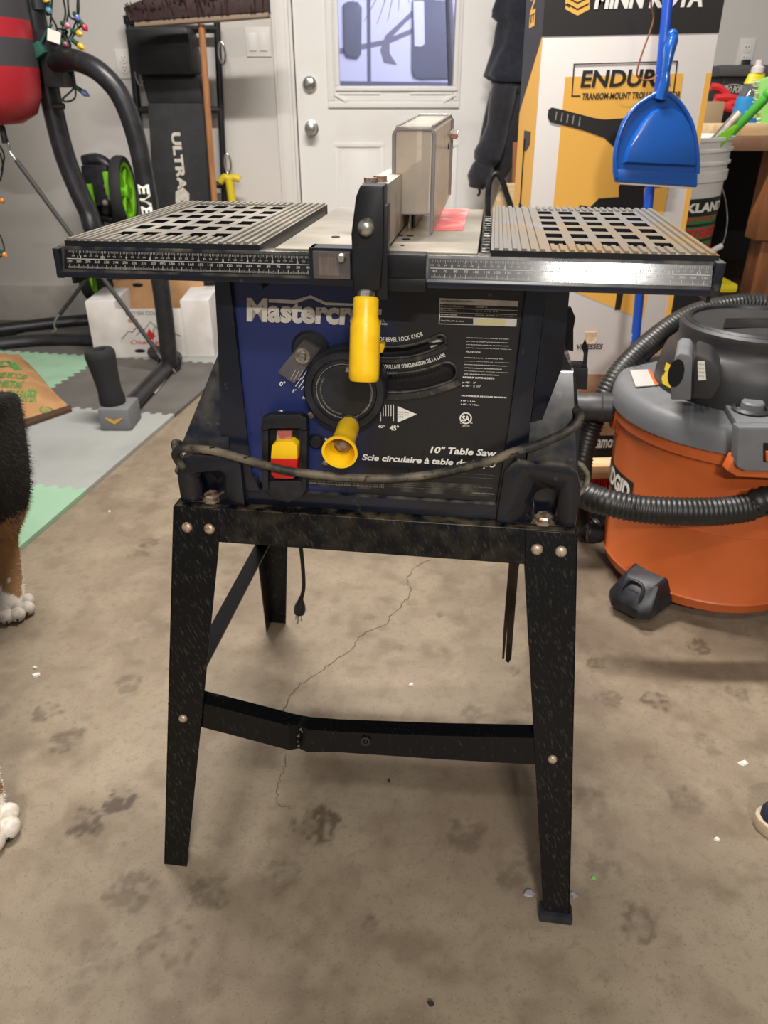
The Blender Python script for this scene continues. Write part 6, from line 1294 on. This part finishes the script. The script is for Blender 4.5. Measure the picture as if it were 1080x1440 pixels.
for r in (((0, 130*0+205), (6, 220), (2, 240)), ((0, 215), (4, 235), (0, 255)), ((0, 330), (6, 350), (0, 362))): b = MB(); b.tube(spline([bk(x, y, LYs) for x, y in r], 5), .0035, 6); b.build('wire', M['wire'], slt)
bulbs = (((86, 32), (97, 37), 'b56a86'), ((112, 30), (121, 41), 'b02c40'), ((100, 43), (114, 48), 'c9a52a'), ((101, 56), (116, 67), 'd6a71f'), ((106, 122), (122, 133), '6c86b8'), ((84, 56), (94, 64), '7a3f50'), ((68, 8), (64, -2), 'c9a52a'), ((104, 18), (110, 27), '6671b4'), ((66, 20), (70, 13), '5f86a0'), ((0, 352), (8, 360), 'd6872f'), ((0, 280), (4, 283), 'd6872f'))
for a, c, colr in bulbs:
    A, B = bk(*a, LYs-.02), bk(*c, LYs-.03); d = (B-A); Lb = d.length; b = MB(); b.lathe([(0, 0), (.007, 0), (.0085, Lb*.5), (.009, Lb*.62), (0, Lb*.62)], rotto(d, A), 10); s = b.build('bulb_socket', pm('green_socket', '#1f4a33', .5), slt)
    b = MB(); b.lathe([(.006, Lb*.55), (.0115, Lb*.72), (.0105, Lb*.9), (.005, Lb*1.12), (0, Lb*1.3)], rotto(d, A), 12); b.build('bulb', pm('bulb_'+colr, '#'+colr, .2), s)
c = bk(52, 72, 3.06); b = MB(); b.box((-.03, -.02, -.02), (.03, .02, .02), M=Matrix.Translation(c) @ Matrix.Rotation(-.5, 4, 'Y'), bev=.005); b.tube(spline([c, c+Vector((.04, 0, .05)), c+Vector((.07, 0, .08))], 5), .005, 6); pg_ = b.build('light_plug', pm('green_plug', '#1f4f45', .5), slt)
for dz in (-.012, .012): b = MB(); b.cyl(c+Vector((-.06, -.0, dz)), c+Vector((-.028, 0, dz)), .004, 8); b.build('prong', M['zinc'], pg_)
c = bk(76, 51, 3.04); b = MB(); b.box((-.022, -.002, -.018), (.022, .002, .018), M=Matrix.Translation(c) @ Matrix.Rotation(.3, 4, 'Y')); b.build('wire_tag', M['white'], slt)
b = MB(); A = [bk(*q, 3.6) for q in ((29, -40), (45, -40), (48, 32), (34, 33))]; b.prism([p+Vector((0, .02, 0)) for p in A], A, .002); tag(b.build('wall_board', pm('beige_board', '#b5a698', .7), loc=A[3]), 'narrow beige board behind the string lights at the top left', 'board')

# ------------------------------------------------------------------ dog at the left edge
def dog():
    h = Vector((.345, -.938, 0)); l = Vector((.938, .345, 0)); Z = Vector((0, 0, 1))
    hp = Vector((-.850, 1.385, 0)); fp = Vector((-.640, .815, 0))
    V = []; E = []; R = []
    def add(p, r, par=None):
        V.append(p); R.append(r); i = len(V)-1
        if par is not None: E.append((par, i))
        return i
    mid_h = hp-l*.10+h*.03; mid_f = fp-l*.10
    pel = add(mid_h+Z*.475, .105); sp1 = add(mid_h.lerp(mid_f, .35)+Z*.47, .115, pel); sp2 = add(mid_h.lerp(mid_f, .7)+Z*.455, .13, sp1); chs = add(mid_f+h*.03+Z*.43, .125, sp2)
    nk = add(mid_f+h*.13+Z*.53, .085, chs); hd = add(mid_f+h*.20+Z*.63, .08, nk); mz = add(mid_f+h*.29+Z*.595, .045, hd); add(mid_f+h*.345+Z*.585, .033, mz)
    tl = add(mid_h-h*.13+Z*.46, .035, pel); tl2 = add(mid_h-h*.25+Z*.36, .035, tl); add(mid_h-h*.32+Z*.24, .02, tl2)
    for s in (1, -1):
        o = (l*.0 if s > 0 else -l*.2)
        hipp = add(hp+o+l*.045*s+h*.02+Z*.44, .098, pel); kn = add(hp+o+l*.05*s+h*.085+Z*.335, .066, hipp); hk = add(hp+o+l*.005*s-h*.045+Z*.155, .030, kn); an = add(hp+o-h*.005+Z*.05, .027, hk); pw = add(hp+o+h*.04+Z*.026, .03, an); add(hp+o+h*.068+Z*.02, .022, pw)
        sh = add(fp+o+l*.0*s+h*.02+Z*.40, .075, chs); el = add(fp+o-h*.02+Z*.27, .048, sh); wr = add(fp+o+h*.0+Z*.10, .03, el); pa_ = add(fp+o+h*.005+Z*.045, .030, wr); pq = add(fp+o+h*.045+Z*.027, .032, pa_); add(fp+o+h*.072+Z*.021, .024, pq)
    me = bpy.data.meshes.new('dog'); me.from_pydata([tuple(v) for v in V], E, []); o = bpy.data.objects.new('dog', me); COL.objects.link(o)
    sk = o.modifiers.new('skin', 'SKIN'); 
    for i, r in enumerate(R): me.skin_vertices[0].data[i].radius = (r, r)
    me.skin_vertices[0].data[0].use_root = True
    ss = o.modifiers.new('sub', 'SUBSURF'); ss.levels = ss.render_levels = 3
    bpy.context.view_layer.update(); dg = bpy.context.evaluated_depsgraph_get(); m2 = bpy.data.meshes.new_from_object(o.evaluated_get(dg)); o.modifiers.clear()
    bpy.data.objects.remove(o); bpy.data.meshes.remove(me)
    m2.name = 'dog'; N_ = len(m2.vertices); co = np.zeros(N_*3); m2.vertices.foreach_get('co', co); co = co.reshape(-1, 3)
    rnd = vnoise(co[:, 0]*60+co[:, 1]*31, co[:, 2]*60+co[:, 1]*23, 31)*.05
    def colour(p, rn):
        z = p[..., 2]+rn; lat = (p[..., 0]-fp.x)*l.x+(p[..., 1]-fp.y)*l.y; front = (p[..., 0]-hp.x)*h.x+(p[..., 1]-hp.y)*h.y
        c = np.empty(p.shape); c[:] = lin('#16130f')[:3]; tan = np.array(lin('#8c6945')[:3]); wht = np.array(lin('#d9d0c4')[:3])
        hindleg = front < .28
        c[(z < .23)] = tan; c[(z < .42) & hindleg & (lat < (hp-fp).dot(l)+.012)] = tan; c[(z < .27) & hindleg] = tan; c[(z < .30) & ~hindleg] = tan
        c[z < .085] = wht
        return c
    cc = colour(co, rnd); at = m2.color_attributes.new('coat', 'FLOAT_COLOR', 'POINT'); at.data.foreach_set('color', np.concatenate([cc, np.ones((N_, 1))], 1).astype(np.float32).ravel())
    m = bpy.data.materials.new('dog_coat'); m.use_nodes = True; n = m.node_tree.nodes; a = n.new('ShaderNodeAttribute'); a.attribute_name = 'coat'; m.node_tree.links.new(a.outputs['Color'], n['Principled BSDF'].inputs['Base Color']); n['Principled BSDF'].inputs['Roughness'].default_value = .75; n['Principled BSDF'].inputs['Specular IOR Level'].default_value = .25
    m2.materials.clear(); m2.materials.append(m); m2.polygons.foreach_set('use_smooth', [True]*len(m2.polygons))
    base = Vector((mid_h.lerp(mid_f, .5).x, mid_h.lerp(mid_f, .5).y, 0)); no = np.zeros(N_*3); m2.vertex_normals.foreach_get('vector', no); no = no.reshape(-1, 3)
    m2.transform(Matrix.Translation(-base)); d = bpy.data.objects.new('dog', m2); COL.objects.link(d); d.location = base; WM[d.name] = Matrix.Translation(base)
    tag(d, 'black, tan and white dog standing partly out of frame at the left edge', 'dog')
    # coat: short hair strands over the body
    tri = []; m2.calc_loop_triangles(); nt = len(m2.loop_triangles); tv = np.zeros(nt*3, int); m2.loop_triangles.foreach_get('vertices', tv); tv = tv.reshape(-1, 3)
    P = co[tv]; ar = np.linalg.norm(np.cross(P[:, 1]-P[:, 0], P[:, 2]-P[:, 0]), axis=1); cz = P.mean(1); wgt = ar*np.where(cz[:, 0] > -.95, 1., .25); K = 60000; idx = NR.choice(nt, K, p=wgt/wgt.sum())
    r1, r2 = np.sqrt(NR.random(K)), NR.random(K); bc = np.stack([1-r1, r1*(1-r2), r1*r2], 1)[:, :, None]; pos = (P[idx]*bc).sum(1); nn = (no[tv[idx]]*bc).sum(1); nn /= np.linalg.norm(nn, axis=1)[:, None]+1e-9
    ln = np.where(pos[:, 2] > .25, .012, np.where(pos[:, 2] > .09, .008, .004))*(.6+.8*NR.random(K)); flow = np.array([-h.x*.5, -h.y*.5, -1.2]); tip = pos+(nn*.55+flow*.45+NR.normal(size=(K, 3))*.22)*ln[:, None]; sd = np.cross(nn, tip-pos); sd /= np.linalg.norm(sd, axis=1)[:, None]+1e-9; wd = .0006
    vv = np.stack([pos-sd*wd-nn*.001, pos+sd*wd-nn*.001, tip], 1).reshape(-1, 3)-np.array(base); fm = bpy.data.meshes.new('fur'); fm.from_pydata(vv.tolist(), [], np.arange(K*3).reshape(-1, 3).tolist())
    fc_ = colour(pos, NR.normal(size=K)*.012)*(.75+.5*NR.random((K, 1))); at = fm.color_attributes.new('coat', 'FLOAT_COLOR', 'POINT'); at.data.foreach_set('color', np.concatenate([np.repeat(fc_, 3, 0), np.ones((K*3, 1))], 1).astype(np.float32).ravel())
    fm.materials.append(m); f = bpy.data.objects.new('fur', fm); COL.objects.link(f); f.parent = d; f['kind'] = 'stuff'
    # toes and claws on the two near paws
    for c, sc in ((hp, 1.), (fp, 1.08), (hp-l*.2, 1.), (fp-l*.2, 1.08)):
        for k, (s, e) in enumerate(((-.030, .048), (-.011, .066), (.011, .066), (.030, .048))):
            b = MB(); p = c+l*s*sc+h*(e*sc+.01)+Z*.018; b.ball(p, .0165*sc, (1, 1, 1)); b.ball(p-h*.02+Z*.008, .016*sc); t = b.build('toe', pm('white_paw_fur', '#d3cabe', .85, c2='#c0b5a6', nscale=90), d)
            b = MB(); b.tube([p+h*.012+Z*.0, p+h*.021-Z*.010], [.0035, .001], 8); b.build('claw', M['black'], t)
dog()

# ------------------------------------------------------------------ shoe at the right edge
SHP = Vector((.590, .79, 0)); K = Matrix.Translation(SHP) @ Matrix.Rotation(-.28, 4, 'Z')
sho = thing('shoe', SHP, 'dark navy canvas shoe with tan rubber sole at the right edge', 'shoe')
def foot_out(s=1., n=28):
    pts = []
    for a in np.linspace(0, 2*PI, n, endpoint=False):
        x = .14-.14*math.cos(a); wv = .046*math.sin(a)*(1+.12*math.cos(a*1)); pts.append(((x-.14)*s+.14, wv*s))
    return pts
b = MB(); O1 = foot_out(); b.prism([K @ Vector((x, y, 0.001)) for x, y in O1], [K @ Vector((x, y, .024)) for x, y in O1], .004); b.build('sole', pm('tan_rubber', '#b9a68a', .7), sho)
b = MB(); n = 28; rings = []
for k, (s, z, xo) in enumerate(((.95, .02, 0), (.95, .035, 0), (.90, .052, .003), (.75, .07, .02), (.5, .082, .05))):
    pts = foot_out(s, n); rings.append(b.verts([K @ Vector((x+xo, y, z+.02*max(0, min(1, (x-.1)/.15))*(k > 1))) for x, y in pts]))
for i in range(4):
    for k in range(n): b.face([rings[i][k], rings[i][(k+1) % n], rings[i+1][(k+1) % n], rings[i+1][k]])
b.face(rings[-1]); b.face(rings[0][::-1]); b.build('upper', pm('navy_canvas', '#1d2533', .85, c2='#262f3f', nscale=40, bump=.2, bscale=200), sho)

# ------------------------------------------------------------------ bits on the floor
def scrap(px, py, r, m, name, lab, cat, g=None, zz=.004):
    c = fl(px, py); n = 7; b = MB(); A = [(c.x+r*random.uniform(.5, 1)*math.cos(2*PI*k/n), c.y+r*.8*random.uniform(.5, 1)*math.sin(2*PI*k/n)) for k in range(n)]
    b.prism([Vector((x, y, .0006)) for x, y in A], [Vector((c.x+(x-c.x)*.7, c.y+(y-c.y)*.7, .0006+zz*random.uniform(.6, 1.2))) for x, y in A]); tag(b.build(name, m, loc=(c.x, c.y, 0)), lab, cat, g)
M['chip'] = pm('white_chip', '#d8d2c6', .7); M['foil'] = pm('silver_foil', '#c2c2c6', .3, metal=.7); M['crumb'] = pm('dark_crumb', '#2a231c', .9)
G = 'white flakes on the concrete'
scrap(51, 950, .011, M['chip'], 'paint_flake', 'white paint flake on the floor right of the dog', 'flake', G); scrap(50, 940, .006, M['chip'], 'paint_flake', 'tiny white flake just behind the larger flake right of the dog', 'flake', G)
scrap(154, 720, .005, M['chip'], 'paint_flake', 'white speck on the floor beside the mint foam tile', 'flake', G); scrap(578, 964, .007, M['chip'], 'wood_chip', 'pale wood chip under the saw in the stretcher shadow', 'flake', G)
scrap(1045, 1074, .012, M['chip'], 'paper_scrap', 'flat white paper scrap right of the saw near the right edge', 'scrap', G); scrap(1008, 1181, .007, M['chip'], 'paper_scrap', 'small white oval scrap on the floor left of the shoe', 'scrap', G)
scrap(743, 1257, .010, M['foil'], 'foil_scrap', 'crumpled silver foil scrap left of the right front foot', 'scrap'); scrap(806, 1260, .008, M['foil'], 'foil_scrap', 'silver foil scrap just right of the right front foot', 'scrap')
scrap(835, 1235, .006, pm('leaf_green', '#6ea35a', .7), 'leaf_fragment', 'small green leaf fragment right of the saw leg', 'leaf', None, .002); scrap(606, 1412, .006, M['crumb'], 'dirt_crumb', 'dark dirt crumb at the bottom edge of the picture', 'crumb')
scrap(547, 1099, .004, M['crumb'], 'dirt_crumb', 'dark dirt crumb between the saw legs', 'crumb'); scrap(570, 1018, .005, M['crumb'], 'dirt_crumb', 'dark dirt crumb close behind the front stretcher', 'crumb')
